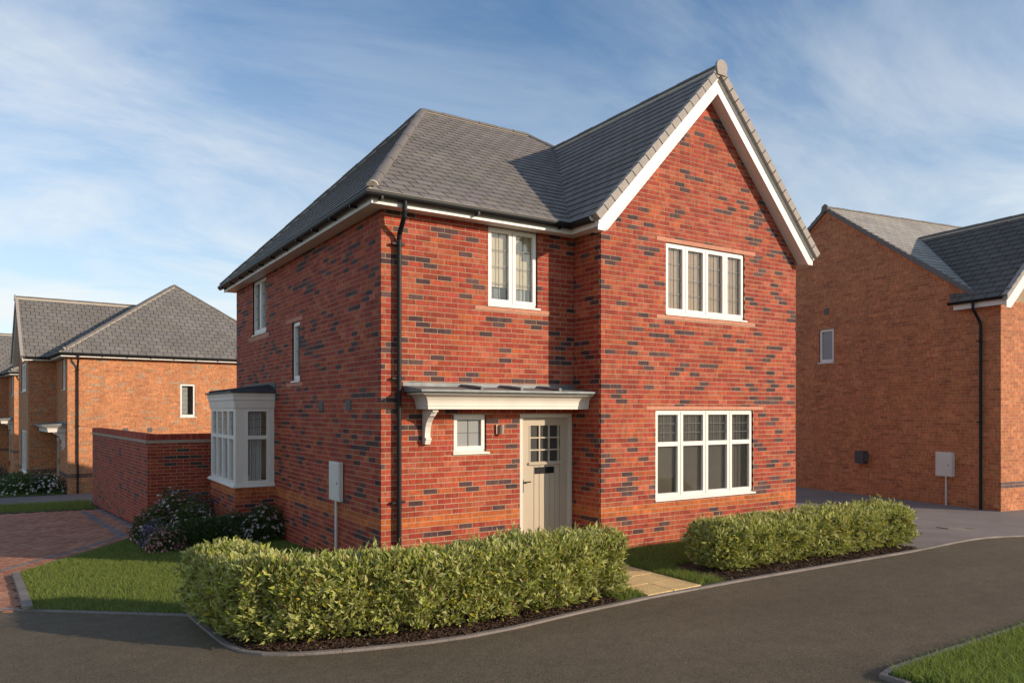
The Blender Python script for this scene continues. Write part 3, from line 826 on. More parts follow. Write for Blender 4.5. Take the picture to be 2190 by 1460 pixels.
# lawn: between the drive and the road on the left, and around the house
lawn_l = [(-4.03, .48), (-3.40, -.13), (-2.62, -.93), (-2.55, -1.02), (-2.0, -1.05), (-1.95, -2.1), (-1.7, -2.55), (-1.0, -2.78), (1.25, -2.72), (1.30, -3.36), (1.66, -3.36), (1.95, -1.9), (2.1, -.2), (0, 0), (0, 8.3), (-1.9, 8.35), (-2.05, 7.5), (-4.10, 3.75)]
sheet('lawn', lawn_l, 'turf', 0.0, step=.5)
lawn_r = [(2.55, -3.32), (2.95, -3.34), (3.0, -2.6), (3.2, -2.15), (6.95, -2.2), (7.9, -2.3), (7.95, -.7), (3.3, -.7), (3.2, -.2), (2.95, -.2)]
sheet('lawn', lawn_r, 'turf', .001, step=.5)
lawn_f = [(1.09, -6.55), (1.15, -6.39), (3.4, -6.39), (9, -6.35), (9, -12), (1.05, -12)]
sheet('verge', lawn_f, 'turf', .003, step=.5)
# path to the door: riven slabs in two columns
pth = thing('path', '', '', (0, 0, 0)); pth['kind'] = 'structure'; del pth['category']; del pth['label']
t = MB(); rows_p = 7
def pp(s, tt):
    y = -3.375 + tt * 3.30; x0 = 1.675 + tt * .45; x1 = 2.545 + tt * .50; return (x0 + (x1 - x0) * s, y + .03 * s * (1 - tt))
for i in range(rows_p):
    for s0, s1 in ((0, .47), (.47, 1.0)):
        a0, a1 = i / rows_p + .0015, (i + 1) / rows_p - .0015
        q = MB(); zz = random.uniform(.012, .022)
        pts = [pp(s0 + .012, a0), pp(s1 - .012, a0), pp(s1 - .012, a1), pp(s0 + .012, a1)]
        q.add([(x, y, G(x, y) - .04) for x, y in pts] + [(x, y, G(x, y) + zz) for x, y in pts], [(4, 5, 6, 7), (0, 1, 5, 4), (1, 2, 6, 5), (2, 3, 7, 6), (3, 0, 4, 7)])
        q.build('paving_slab', 'slab', pth)
# front step below the door
q = MB(); q.box(2.16, 3.24, -.30, .02, -.02, .10); tag(q.build('doorstep', 'slab', None), kind='structure')
# tarmac drive between the houses
sheet('driveway', [(7.0, -3.43), (8.5, -3.38), (11.379, -3.13), (15, -2.93), (24, -2.73), (24, 12), (7.9, 12), (7.9, -2.3), (7.0, -2.25)], 'tarmac', -.004, step=.5)
# far footpath and verge on the left
sheet('footpath', [(-12, 17.6), (2, 17.7), (8, 18), (8, 21.3), (-2.7, 21.1), (-12, 20.9)], 'footpath', -.01, step=1.0)
# block-paved drive on the left
drv = sheet('block_paving', [(-12, 8.75), (-4.30, .72), (-4.10, .50), (-4.22, 3.6), (-4.12, 3.85), (-2.02, 7.65), (-1.9, 8.35), (-2.32, 14.2), (-12, 15.9)], 'sand', -.012, step=1.0)
def in_poly(x, y, poly):
    r = False; j = len(poly) - 1
    for i in range(len(poly)):
        (xi, yi), (xj, yj) = poly[i], poly[j]
        if (yi > y) != (yj > y) and x < (xj - xi) * (y - yi) / (yj - yi) + xi: r = not r
        j = i
    return r
drive_poly = [(-7.5, 4.02), (-4.28, .72), (-4.05, .52), (-4.16, 3.55), (-4.14, 3.90), (-2.06, 7.68), (-1.96, 8.30), (-2.36, 14.1), (-7.5, 15.0)]
def band_dist(x, y):
    """distance to the grey header rows that frame the drive"""
    def seg(a, b):
        a, b, p = Vector(a), Vector(b), Vector((x, y)); d = b - a; s_ = max(0, min(1, (p - a).dot(d) / d.length_squared)); return (p - a - d * s_).length
    return min(seg((-4.36, 4.22), (-2.40, 7.57)), seg((-2.40, 7.57), (-2.80, 13.8)), seg((-2.0, 8.2), (-2.38, 14.1)), seg((-4.36, 4.22), (-7.5, -1)))
pv = MB(); pl_list = []
ang = math.radians(60); cu, su = math.cos(ang), math.sin(ang)
for r in range(-90, 120):
    for k in range(-60, 80):
        a_, b_ = k * .203 + (.1 if r % 2 else 0) , r * .103
        cx_, cy_ = a_ * cu - b_ * su * 1.0 - 3.2, a_ * su + b_ * cu + 7.0
        if not in_poly(cx_, cy_, drive_poly): continue
        pl_list.append(((Vector((cx_, cy_)) - Vector((CAMX, CAMY))).length, cx_, cy_))
pl_list.sort()
PVM = {}
for i, (dd, x, y) in enumerate(pl_list):
    grey = band_dist(x, y) < .075
    c = random.choice([(.17, .17, .18), (.20, .195, .20)]) if grey else random.choice([(.45, .20, .115), (.40, .17, .098), (.49, .235, .14), (.37, .15, .09), (.43, .21, .13)])
    zz = G(x, y) + random.uniform(-.006, -.001)
    if i < 300:
        if c not in PVM:
            q = MB(); q.box(-.098, .098, -.0485, .0485, -.03, 0, col=c)
            me = bpy.data.meshes.new('paver'); me.from_pydata(q.v, [], q.f); me.materials.append(MATS['paver'])
            at = me.color_attributes.new('col', 'FLOAT_COLOR', 'POINT'); at.data.foreach_set('color', [v for _ in q.v for v in (*c, 1)]); PVM[c] = me
        o = link('paving_block', PVM[c], drv); o.location = (x, y, zz); o.rotation_euler.z = ang
    else:
        w_, h_ = .098, .0485
        vs = [(x + sx_ * w_ * cu - sy_ * h_ * su, y + sx_ * w_ * su + sy_ * h_ * cu) for sx_, sy_ in ((-1, -1), (1, -1), (1, 1), (-1, 1))]
        pv.add([(a_, b_, zz - .03) for a_, b_ in vs] + [(a_, b_, zz) for a_, b_ in vs], [(4, 5, 6, 7), (0, 1, 5, 4), (1, 2, 6, 5), (2, 3, 7, 6), (3, 0, 4, 7)], c)
tag(pv.build('paving_blocks', 'paver', drv, fix=False), kind='stuff')
# far verge of grass left of the wall
verge2 = [(-12, 15.95), (-2.40, 14.25), (-2.45, 16.4), (2.0, 16.4), (2, 17.65), (-12, 17.55)]
sheet('verge', verge2, 'turf', .0, step=1.0)
lnlawn = [(-12, 20.95), (-2.95, 21.15), (-2.95, 40), (-12, 40)]
sheet('lawn', lnlawn, 'turf', .0, step=1.0)
sheet('lawn', [(0.05, 8.5), (7.85, 8.5), (7.85, 17.6), (2.1, 17.6), (2.1, 16.3), (-2.35, 16.3), (-1.75, 8.5)], 'turf', -.003, step=1.0)

# ================================================================== the main house
GTm, GWm, Dm, LYm = 3.252, 4.604, .6725, 8.417
house = thing('brick_house', 'red brick detached house with hipped slate roof and a steep white-edged front gable', 'house', (0, 0, 0))
HM = {
    'front': [(1.677, 2.555, 3.675, 4.857, 1), (1.456, 2.788, 3.61, 3.675), (1.103, 1.645, 1.512, 2.088, 1), (2.233, 3.212, -.2, 2.09, 1)],
    'gable': [(4.591, 6.462, 3.675, 4.843, 1), (4.384, 6.734, 3.61, 3.675), (4.384, 6.734, 4.843, 4.915), (4.364, 6.683, .70, 2.152, 1), (4.165, 6.946, 2.152, 2.217)],
    'side': [(5.861, 6.913, 3.705, 4.857, 1), (5.651, 7.278, 3.61, 3.705), (3.627, 4.074, 2.645, 3.722, 1), (3.466, 4.426, 3.722, 3.80), (3.466, 4.426, 2.575, 2.645), (5.33, 7.47, .70, 2.22, 1)],
}
hd = shell(house, IDENT, (0, 0, 0), GTm, GWm, Dm, LYm, 'red', HM, seed=1, main=True, phase=(.0623, .10, .05, 3.323 % .225))
Pf, Ps, Pr, Pg = hd['Pf'], hd['Ps'], hd['Pr'], hd['Pg']
I = IDENT
stone_course(house, I, Pf, 1.456, 2.788, 3.613, 3.672, 2, 'stone_sill')
stone_course(house, I, Pg, 4.384, 6.734, 3.613, 3.672, 4, 'stone_sill')
stone_course(house, I, Pg, 4.384, 6.734, 4.846, 4.912, 4, 'lintel')
stone_course(house, I, Pg, 4.165, 6.946, 2.155, 2.214, 4, 'lintel')
stone_course(house, I, Ps, 5.651, 7.278, 3.613, 3.702, 3, 'stone_sill')
stone_course(house, I, Ps, 3.466, 4.426, 3.725, 3.797, 2, 'lintel')
stone_course(house, I, Ps, 3.466, 4.426, 2.578, 2.642, 2, 'stone_sill')
window(house, I, Pf, 1.677, 2.555, 3.675, 4.852, [2.112], lead=(2, 4), label='two-light leaded window under the eaves over the front door')
window(house, I, Pg, 4.591, 6.462, 3.675, 4.840, [5.046, 5.519, 5.993], lead=(2, 4), label='four-light leaded upper window in the gable', glass='warm_glass')
window(house, I, Pg, 4.364, 6.683, .70, 2.150, [4.938, 5.523, 6.107], transom=1.605, lead=(3, 3), label='four-light ground-floor window with leaded top panes', glass='grey_glass')
window(house, I, Pf, 1.103, 1.645, 1.515, 2.086, [], lead=(2, 2), glass='obscure', label='small frosted window beside the front door')
window(house, I, Ps, 5.861, 6.913, 3.705, 4.852, [6.387], lead=(2, 4), label='two-light leaded window high on the shaded side wall')
window(house, I, Ps, 3.627, 4.074, 2.645, 3.720, [], lead=(2, 4), label='narrow leaded stair window on the shaded side wall')
room(house, I, Pf, 1.45, 2.95, 3.25, 4.98, 1.3, open_=(1.66, 2.57, 3.68, 4.87))
room(house, I, Pg, 4.35, 7.0, 3.25, 4.98, 1.35, open_=(4.58, 6.47, 3.68, 4.85))
room(house, I, Pg, 4.15, 7.3, .35, 2.35, 1.5, wall='grey_wall', open_=(4.35, 6.69, .72, 2.16))
room(house, I, Pf, .95, 1.85, 1.2, 2.3, 1.0, open_=(1.10, 1.65, 1.52, 2.09))
room(house, I, Ps, 5.3, 7.3, 3.3, 4.98, 1.3, open_=(5.85, 6.92, 3.70, 4.87))
room(house, I, Ps, 3.4, 4.5, 2.3, 4.2, 1.2, open_=(3.62, 4.08, 2.64, 3.73))
room(house, I, Ps, 5.05, 7.75, .12, 2.5, 1.6, wall='cream_wall', open_=(5.33, 7.47, .70, 2.22))
def blind(P, u0, u1, z0, z1, m, d=-.104):  # invented blind, added close behind the glass to catch sun and brighten the window
    t = MB(); t.box(u0, u1, d - .002, d, z0, z1, P); t.tube([P(u0, d - .02, z1 - .01), P(u1, d - .02, z1 - .01)], .016, 8); t.build('added_blind', m, house)
mat('added_cream_blind', (.60, .475, .335), rough=.95, noises=((1.3, 3, .88, 1.10),))  # beige of a lit room wall, put on the added blind
mat('added_grey_blind', (.215, .198, .178), rough=.9, noises=(((2, 2, .6), 3, .86, 1.14),))
mat('grey_curtain', (.34, .315, .29), rough=.95)
blind(Pg, 4.60, 6.455, 3.70, 4.83, 'added_cream_blind')
blind(Pg, 4.37, 6.11, .72, 2.14, 'added_grey_blind')
curtain(house, I, Pg, 6.13, 6.52, .72, 2.14, d=-.135, folds=5, m='grey_curtain', amp=.022)
curtain(house, I, Pg, 6.10, 6.20, 3.72, 4.80, d=-.098, folds=1, m='curtain', amp=.004)
blind(Pf, 1.685, 2.548, 3.985, 4.845, 'added_cream_blind')
t = MB(); t.box(1.69, 2.10, -.17, -.14, 3.69, 4.01, Pf); t.build('headboard', 'plastic_dark', house)
curtain(house, I, Pf, 2.13, 2.545, 3.69, 4.02, d=-.13, folds=5, m='grey_curtain', amp=.015)
curtain(house, I, Ps, 5.88, 6.30, 3.72, 4.84, d=-.16, folds=4); curtain(house, I, Ps, 6.5, 6.9, 3.72, 4.84, d=-.16, folds=4)
curtain(house, I, Ps, 3.63, 4.07, 2.66, 3.71, d=-.15, folds=5)
# --- door
t = MB()
t.box(2.233, 2.287, -.10, .0, .10, 2.09, Pf); t.box(3.158, 3.212, -.10, .0, .10, 2.09, Pf); t.box(2.287, 3.158, -.10, .0, 2.035, 2.09, Pf); t.box(2.287, 3.158, -.10, .0, .06, .10, Pf)
df = t.build('door_frame', 'door_frame', house)
t = MB(); dd = -.05
t.box(2.29, 2.43, -.095, dd, .10, 2.032, Pf); t.box(3.02, 3.155, -.095, dd, .10, 2.032, Pf)
t.box(2.43, 3.02, -.095, dd, 1.915, 2.032, Pf); t.box(2.43, 3.02, -.095, dd, .10, .26, Pf)
t.box(2.43, 3.02, -.095, dd, 1.30, 1.352, Pf)
for k in range(4):
    u = 2.447 + (2.985 - 2.447) * k / 3; t.box(u - .011, u + .011, -.085, dd + .004, 1.352, 1.915, Pf)
for k in range(1, 3):
    z = 1.352 + (1.915 - 1.352) * k / 3; t.box(2.43, 3.02, -.084, dd + .003, z - .011, z + .011, Pf)
door = tag(t.build('door', 'door', house), 'cream boarded front door with nine small panes')
t = MB(); t.prism([(dd, 1.318), (dd + .03, 1.318), (dd + .03, 1.338), (dd, 1.362)], lambda d, z: Pf(2.415, d, z), lambda d, z: Pf(3.03, d, z)); t.build('weather_bar', 'door', door)
for r in range(3):
    for c_ in range(3):
        a_ = 2.447 + (2.985 - 2.447) * c_ / 3; b_ = 2.447 + (2.985 - 2.447) * (c_ + 1) / 3; z = 1.352 + .5630 * r / 3
        t = MB(); t.box(a_ + .008, b_ - .008, -.078, -.074, z + .008, z + .5630 / 3 - .008, Pf); t.build('pane', 'door_glass', door)
t = MB(); t.box(2.43, 3.02, -.30, -.28, 1.3, 2.0, Pf); t.build('door_blind', 'plastic_dark', door)
nb = 6; bw = (3.02 - 2.43) / nb
for i in range(nb):
    t = MB(); a_, b_ = 2.43 + i * bw, 2.43 + (i + 1) * bw
    t.prism([(a_ + .001, -.085), (b_ - .001, -.085), (b_ - .001, dd - .016), (b_ - .006, dd - .008), (a_ + .006, dd - .008), (a_ + .001, dd - .016)], lambda u, d: Pf(u, d, .26), lambda u, d: Pf(u, d, 1.30)); t.build('plank', 'door', door)
t = MB(); t.box(2.545, 2.900, dd - .01, dd + .004, 1.175, 1.275, Pf); t.build('letterbox', 'iron', door)
t = MB(); t.box(2.296, 2.326, dd, dd + .012, .90, 1.10, Pf); t.tube([Pf(2.311, dd, 1.06), Pf(2.311, dd + .05, 1.06), Pf(2.43, dd + .055, 1.062)], .010, 8); t.build('handle', 'iron', door)
# --- canopy, bracket, lamp
cn = canopy(house, I, Pf, .513, 3.245, 2.164, .38, rolls=(1.225, 1.877, 2.55))
bracket(cn, I, Pf, .612, .695, 2.164)
lamp = MB(); lamp.box(1.80, 1.85, 0, .03, 1.80, 1.935, Pf)
lo = lamp.build('wall_lamp', 'steel', house)
t = MB(); t.tube([Pf(1.875, .062, 1.80), Pf(1.875, .062, 1.935)], .036, 16); t.build('lamp_tube', 'steel', lo)
# --- downpipe at the corner
downpipe(house, I, [(.215, -.29, 4.93), (.215, -.29, 4.80), (.218, -.27, 4.73), (.228, -.09, 4.53), (.232, -.066, 4.45), (.232, -.066, -.02)], (4.40, 2.58, .9))
# --- side wall: meter cabinet on its conduit, vents
t = MB(); t.box(1.42, 1.88, .015, .075, .775, 1.365, Ps)
bmx = t.build('meter_box', 'plastic_grey', house); bmx['label'] = 'pale meter cabinet on the shaded side wall'
t = MB(); t.box(1.45, 1.85, .075, .085, .80, 1.34, Ps); t.build('cabinet_door', 'plastic_grey', bmx)
t = MB(); t.box(1.49, 1.51, .085, .091, 1.03, 1.06, Ps); t.build('lock', 'vent', bmx)
t = MB(); t.tube([Ps(1.64, .045, .78), Ps(1.64, .045, -.2)], .022, 10); t.build('conduit', 'plastic_grey', bmx)
for a_, b_ in ((2.36, 2.565), (1.12, 1.335)):
    t = MB(); t.box(a_, b_, -.01, .006, 2.145, 2.30, Ps)
    for k in range(6): t.box(a_ + .012, b_ - .012, .006, .014, 2.158 + k * .023, 2.170 + k * .023, Ps)
    t.build('air_vent', 'vent', house)
# --- bay window on the side wall
bx, y0b, y1b = .73, 5.25, 7.55
bay = MB(); brk = MB()
Pbs = lambda u, d, z: (-bx + u, y0b - d, z)          # face towards -y
Pbf = lambda u, d, z: (-bx - d, u, z)                # face towards -x
mortar_field(bay, Pbs, 0, bx + .01, -.65, .70); mortar_field(bay, Pbf, y0b + .008, y1b, -.65, .70); bay.quad((-bx, y1b, -.65), (0, y1b, -.65), (0, y1b, .7), (-bx, y1b, .7))
bw_ = bay.build('bay_base', 'mortar', house, fix=False)
brick_field(brk, Pbs, 0, bx, -.65, .70, (), .16, 'red', 8, band=(7, 8)); brick_field(brk, Pbf, y0b + .034, y1b, -.65, .70, (), .02, 'red', 9, band=(7, 8))
tag(brk.build('bricks', 'brick', bw_, fix=False), kind='stuff')
t = MB()
zB0, zB1 = .76, 2.19
for (x, y) in ((-bx + .01, y0b + .01), (-bx + .01, y1b - .11)): t.box(x, x + .16 if y < 6 else x + .10, y, y + .10, zB0 - .02, zB1 + .03)
t.box(-.07, .0, y0b + .01, y0b + .10, zB0 - .02, zB1 + .03); t.box(-.07, .0, y1b - .1, y1b - .01, zB0 - .02, zB1 + .03)
bf = t.build('bay_window', 'white_wood', house); bf['label'] = 'white box bay window with leaded top panes on the shaded side wall'
window(bf, I, Pbs, .17, bx - .07, .735, 2.20, [], d=-.015, transom=1.632, lead=(2, 3), sill=False, fw=.03, name='bay_light')
ll = [y0b + .11 + (y1b - y0b - .22) * k / 4 for k in (1, 2, 3)]
window(bf, I, Pbf, y0b + .11, y1b - .11, .735, 2.20, ll, d=-.015, transom=1.632, lead=(2, 3), sill=False, fw=.03, name='bay_light')
Pbn = lambda u, d, z: (-u, y1b + d, z)
window(bf, I, Pbn, .07, bx - .10, .735, 2.20, [], d=-.015, transom=1.632, lead=(2, 3), sill=False, fw=.03, name='bay_light')
t = MB()
def bl(e_, z): return [(0, y0b - e_, z), (-bx - e_, y0b - e_, z), (-bx - e_, y1b + e_, z), (0, y1b + e_, z)]
for prof in ([(.055, .69), (.055, .712), (.02, .745), (-.02, .755)], [(-.02, 2.19), (.012, 2.19), (.014, 2.215), (.022, 2.30), (.024, 2.335), (.042, 2.345), (.044, 2.42), (.056, 2.425), (.058, 2.475), (-.1, 2.476)]):
    rows = [bl(*p) for p in prof]; t = MB()
    for i in range(len(rows) - 1):
        for k in range(3): t.quad(rows[i][k], rows[i][k + 1], rows[i + 1][k + 1], rows[i + 1][k])
    t.poly(bl(*prof[0])); t.poly(bl(prof[-1][0], prof[-1][1]))
    t.build('bay_sill' if prof[0][1] < 1 else 'bay_cornice', 'white_wood', bf, fix=False)
t = MB(); a_ = bl(.095, 2.477); b_ = bl(.095, 2.51); c_ = [(0, y0b - .09, 2.60), (-.02, y0b + .1, 2.62), (-.02, y1b - .1, 2.62), (0, y1b + .09, 2.60)]
for lo_, hi_ in ((a_, b_),):
    for k in range(3): t.quad(lo_[k], lo_[k + 1], hi_[k + 1], hi_[k])
t.poly(a_); t.quad(b_[1], b_[2], c_[2], c_[1]); t.poly([b_[0], b_[1], c_[1], c_[0]]); t.poly([b_[2], b_[3], c_[3], c_[2]])
br = t.build('bay_roof', 'lead_dark', bf, fix=False)
for k in range(5):
    y = y0b + .3 + k * .42; t = MB(); t.tube([(-bx - .09, y, 2.525), (-.02, y, 2.635)], .022, 8); t.build('lead_roll', 'lead_dark', br)
t = MB(); t.box(-.012, -.003, y0b - .10, y1b + .10, 2.56, 2.69); t.build('flashing', 'lead_dark', br)
curtain(bf, I, Pbs, .30, .52, .78, 2.18, d=-.16, folds=3); curtain(bf, I, Pbf, y1b - .5, y1b - .14, .78, 2.18, d=-.36, folds=4)

# ================================================================== neighbours
def rotm(theta, mirror=False):
    s_, c_ = math.sin(theta), math.cos(theta)
    return ((-s_, c_), (c_, s_)) if mirror else ((c_, s_), (-s_, c_))
def left_house(name, label, O, theta, GT, GW, D, detail, seed):
    M = rotm(math.radians(theta), True)
    r = thing(name, label, 'house', O)
    H = {'front': [(.55, 1.35, 3.675, 4.857, 1), (2.2, 3.15, -.3, 2.09, 1), (.9, 1.5, 1.5, 2.08, 1)],
         'gable': [(GT + .9, GT + 2.9, 3.675, 4.84, 1), (GT + .75, GT + 3.0, .45, 2.15, 1)],
         'side': [(3.78, 4.34, 2.66, 3.97, 1)] if detail else []}
    h = shell(r, M, O, GT, GW, D, 8.417, 'orange', H, seed=seed, zb=-.9, zside=-.6 if detail else -1.2, slate_base=(.185, .168, .150))
    Pf, Ps, Pg = h['Pf'], h['Ps'], h['Pg']
    window(r, M, Pf, .55, 1.35, 3.675, 4.85, [.95], lead=None); window(r, M, Pf, .9, 1.5, 1.5, 2.08, [], lead=None)
    window(r, M, Pg, GT + .9, GT + 2.9, 3.675, 4.84, [GT + 1.57, GT + 2.23], lead=None); window(r, M, Pg, GT + .75, GT + 3.0, .45, 2.15, [GT + 1.5, GT + 2.25], lead=None)
    for P_, u0, u1, z0, z1 in ((Pf, .3, 1.9, 2.8, 4.9), (Pg, GT + .3, GT + 3.8, 2.8, 4.9), (Pg, GT + .3, GT + 3.8, .1, 2.5)): room(r, M, P_, u0, u1, z0, z1, 2.0, near=-.15)
    room(r, M, Pf, .8, 1.9, .1, 2.45, 1.0, near=-.15)
    t = MB(); t.box(2.2, 3.15, -.08, -.02, -.05, 2.09, Pf); dr = t.build('door', 'door', r, M)
    t = MB(); t.box(2.28, 2.31, -.02, .01, .9, 1.1, Pf); t.build('handle', 'iron', dr, M)
    cn = canopy(r, M, Pf, .45, GT - .01, 2.164, .55); bracket(cn, M, Pf, .55, .65, 2.164, 1.15)
    t = MB(); t.tube([Pf(1.85, .06, 1.80), Pf(1.85, .06, 1.94)], .05, 12); t.box(1.8, 1.9, 0, .05, 1.83, 1.91, Pf); t.build('wall_lamp', 'white', r, M)
    if detail:
        window(r, M, Ps, 3.78, 4.34, 2.66, 3.97, [], lead=None, label='single narrow white window in the orange side wall', fw=.05)
        room(r, M, Ps, 3.4, 4.8, 2.2, 4.6, 1.2, near=-.15, wall='grey_wall')
        t = MB()
        for k in range(22): t.box(3.86, 4.10, -.20, -.185, 2.76 + k * .05, 2.79 + k * .05, Ps)
        t.build('blind', 'curtain', r, M)
        for y in (1.78, 2.62):
            t = MB(); t.box(y, y + .17, -.01, .012, 2.13, 2.29, Ps); t.build('air_vent', 'vent', r, M)
    downpipe(r, M, [(-.29, .30, 4.93), (-.29, .30, 4.80), (-.09, .31, 4.55), (-.066, .31, 4.46), (-.066, .31, -.10 if detail else -1.0)], (4.4, 2.4, .6))
    return r
left_house('brick_house', 'orange brick house with grey hipped slate roof and one narrow window, behind the garden wall', (-2.87, 21.6, -.80), 5, 3.25, 4.1, .9, True, 21)
left_house('brick_house', 'farthest orange brick house at the picture edge, mostly hidden by the nearer orange house', (-4.75, 40.2, -.75), 6, 3.25, 4.1, .7, False, 31)

def right_house():
    O = (14.84, -1.0, -.18); M = rotm(math.radians(8))
    r = thing('brick_house', 'brown brick house with a plain gable end, standing across the tarmac drive', 'house', O)
    Ps = lambda u, d, z: (-d, u, z); Pf = lambda u, d, z: (u, -d, z)
    yA, zA, yF, zF = 5.0, 8.10, .86, 5.20
    zt = 4.76
    win = (4.766, 5.294, 3.69, 4.69, 1)
    core = MB()
    mortar_field(core, Ps, .008, 9.14, -.3, zt, [win]); core.poly([Ps(u, -.0035, z) for u, z in ((yF, zt), (9.14, zt), (9.14, zF), (yA, zA), (yF, zF))])
    mortar_field(core, Pf, 0, 4.1, -.3, zt + .1); core.poly([Pf(u, -.0035, z) for u, z in ((0, zt), (4.1, zt), (4.1, zt + .1), (2.05, 6.95), (0, zt + .1))])
    reveal(core, Ps, *win[:4])
    core.quad((.02, 9.14, -.3), (10, 9.14, -.3), (10, 9.14, zF), (.02, 9.14, zF), mi=2); core.quad((4.1, 0, -.3), (4.1, yF, -.3), (4.1, yF, zF), (4.1, 0, zF), mi=2)
    core.quad((4.1, yF, -.3), (10, yF, -.3), (10, yF, zF), (4.1, yF, zF), mi=2); core.quad((10, yF, -.3), (10, 9.14, -.3), (10, 9.14, zF), (10, yF, zF), mi=2)
    core.quad((.02, yF, zt), (4.1, yF, zt), (4.1, yF, zF + .05), (.02, yF, zF + .05), mi=2)
    wall = core.build('wall', ['mortar', 'reveal', 'unseen_brick'], r, M, fix=False)
    bk = MB()
    brick_field(bk, Ps, .034, 9.14, -.3, zt, [win], .07, 'brown', 41, band=())
    brick_field(bk, Ps, yF, 9.14, zt, zA, [], .07, 'brown', 41, clip=[(-.70, 1, zF - .70 * yF - .10), (.70, 1, zA + .70 * yA - .10)])
    brick_field(bk, Pf, 0, 2.6, -.3, zt + .1, [], .03, 'brown', 42, band=(7, 8))
    tag(bk.build('brickwork', 'brick', wall, M, fix=False), kind='stuff')
    # projecting brick course under the verge
    for s_, name in ((1, 'verge_course'), (-1, 'verge_course')):
        n_ = 22; L_ = yA - yF
        for k in range(n_):
            a_, b_ = k / n_ * L_, (k + 1) / n_ * L_ - .008
            t = MB(); fz = lambda q: zF + .70 * q
            q_ = lambda a: yF + a if s_ == 1 else 2 * yA - yF - a
            c = brick_colour('brown', a_, 1, 3, False); c = (c[0] * 1.15, c[1] * 1.1, c[2])
            t.prism([(q_(a_), fz(a_) - .105), (q_(b_), fz(b_) - .105), (q_(b_), fz(b_) + .01), (q_(a_), fz(a_) + .01)], lambda u, z: Ps(u, -.02, z), lambda u, z: Ps(u, .018, z), col=c)
            t.build('verge_course', 'brick', wall, M)
    # roofs
    cf = 1 / math.sqrt(1 + .49); o = (-.07, .62, zF + .70 * (.62 - yF) + .10)
    deck = MB(); ez = o[2]; rzz = ez + .70 * (yA - .62)
    deck.poly([(-.07, .62, ez), (10.1, .62, ez), (10.1, yA, rzz), (-.07, yA, rzz)]); deck.poly([(-.07, 9.38, ez), (10.1, 9.38, ez), (10.1, yA, rzz), (-.07, yA, rzz)], mi=1, col=(.09, .09, .09))
    we, wr, wz = -.22, 2.05, 4.93; wrz = wz + 1.0 * (wr - we); yv = .62 + (wrz - ez) / .70
    deck.poly([(we, -.27, wz), (we, 1.0, wz), (wr, yv, wrz), (wr, -.27, wrz)]); deck.poly([(4.32, -.27, wz), (4.32, 1.0, wz), (wr, yv, wrz), (wr, -.27, wrz)], mi=1, col=(.06, .06, .06))
    roof = deck.build('roof', ['deck', 'slate'], r, M, fix=False)
    tl = MB(); T_ = lambda y: (y - .62) / cf
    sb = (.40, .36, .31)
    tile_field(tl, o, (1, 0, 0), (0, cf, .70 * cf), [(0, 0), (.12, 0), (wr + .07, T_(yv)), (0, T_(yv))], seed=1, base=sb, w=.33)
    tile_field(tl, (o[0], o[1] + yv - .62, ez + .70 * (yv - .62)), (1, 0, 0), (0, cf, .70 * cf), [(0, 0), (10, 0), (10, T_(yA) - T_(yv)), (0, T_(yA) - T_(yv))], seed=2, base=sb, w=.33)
    cw = 1 / math.sqrt(2)
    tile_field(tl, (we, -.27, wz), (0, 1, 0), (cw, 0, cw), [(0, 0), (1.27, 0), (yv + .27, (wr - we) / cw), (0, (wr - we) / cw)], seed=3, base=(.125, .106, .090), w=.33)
    tag(tl.build('slates', 'slate', roof, M, fix=False), kind='stuff')
    ridge_run((-.10, yA, rzz + .02), (9.9, yA, rzz + .02), roof, M, objs=True); ridge_run((wr, -.3, wrz + .02), (wr, yv, wrz + .02), roof, M, objs=True)
    for s_ in (1, -1):
        n_ = 25
        for k in range(n_):
            L_ = (yA - .62); a_, b_ = k / n_ * L_ - .02, (k + 1) / n_ * L_ - .015
            q_ = lambda a: .62 + a if s_ == 1 else 2 * yA - .62 - a
            t = MB(); t.prism([(q_(a_), ez + .70 * a_ - .10), (q_(b_), ez + .70 * b_ - .10), (q_(b_), ez + .70 * b_ + .025), (q_(a_), ez + .70 * a_ + .045)], lambda u, z: Ps(u, .075, z), lambda u, z: Ps(u, -.03, z))
            t.build('verge_tile', 'ridge', roof, M)
    t = MB(); t.prism([(yA - .13, rzz - .10), (yA + .13, rzz - .10), (yA + .10, rzz + .06), (yA, rzz + .115), (yA - .10, rzz + .06)], lambda u, z: Ps(u, .11, z), lambda u, z: Ps(u, .08, z)); t.build('ridge_end_cap', 'ridge', roof, M)
    n_ = 14
    for k in range(n_):
        a_, b_ = k / n_ * (wr - we) - .02, (k + 1) / n_ * (wr - we) - .012
        t = MB(); t.prism([(we + a_, wz + a_ - .09), (we + b_, wz + b_ - .09), (we + b_, wz + b_ + .03), (we + a_, wz + a_ + .055)], lambda x, z: (x, -.30, z), lambda x, z: (x, -.18, z)); t.build('verge_tile', 'verge', roof, M)
    t = MB(); t.prism([(we + .03, 4.66), (we + .19, 4.66), (wr, 6.80), (2 * wr - we - .19, 4.66), (2 * wr - we - .03, 4.66), (2 * wr - we - .03, 4.90), (wr, 7.12), (we + .03, 4.90)], lambda x, z: (x, -.25, z), lambda x, z: (x, -.22, z)); t.build('barge_board', 'white', r, M)
    t = MB(); t.box(we + .05, we + .07, -.22, 1.03, 4.745, 4.91); t.box(we + .07, .03, -.2, 1.0, 4.752, 4.76); t.quad((we + .05, 1.03, 4.745), (.0, 1.03, 4.745), (.0, 1.03, 4.92), (we + .05, 1.03, 4.92)); t.build('fascia', 'white', r, M)
    t = MB(); t.poly([(-.06, .63, ez - .10), (.0, .9, ez - .10), (.0, .9, ez + .08)]); t.box(-.05, .0, .64, .86, ez - .13, ez - .02); t.build('box_end', 'white', r, M)
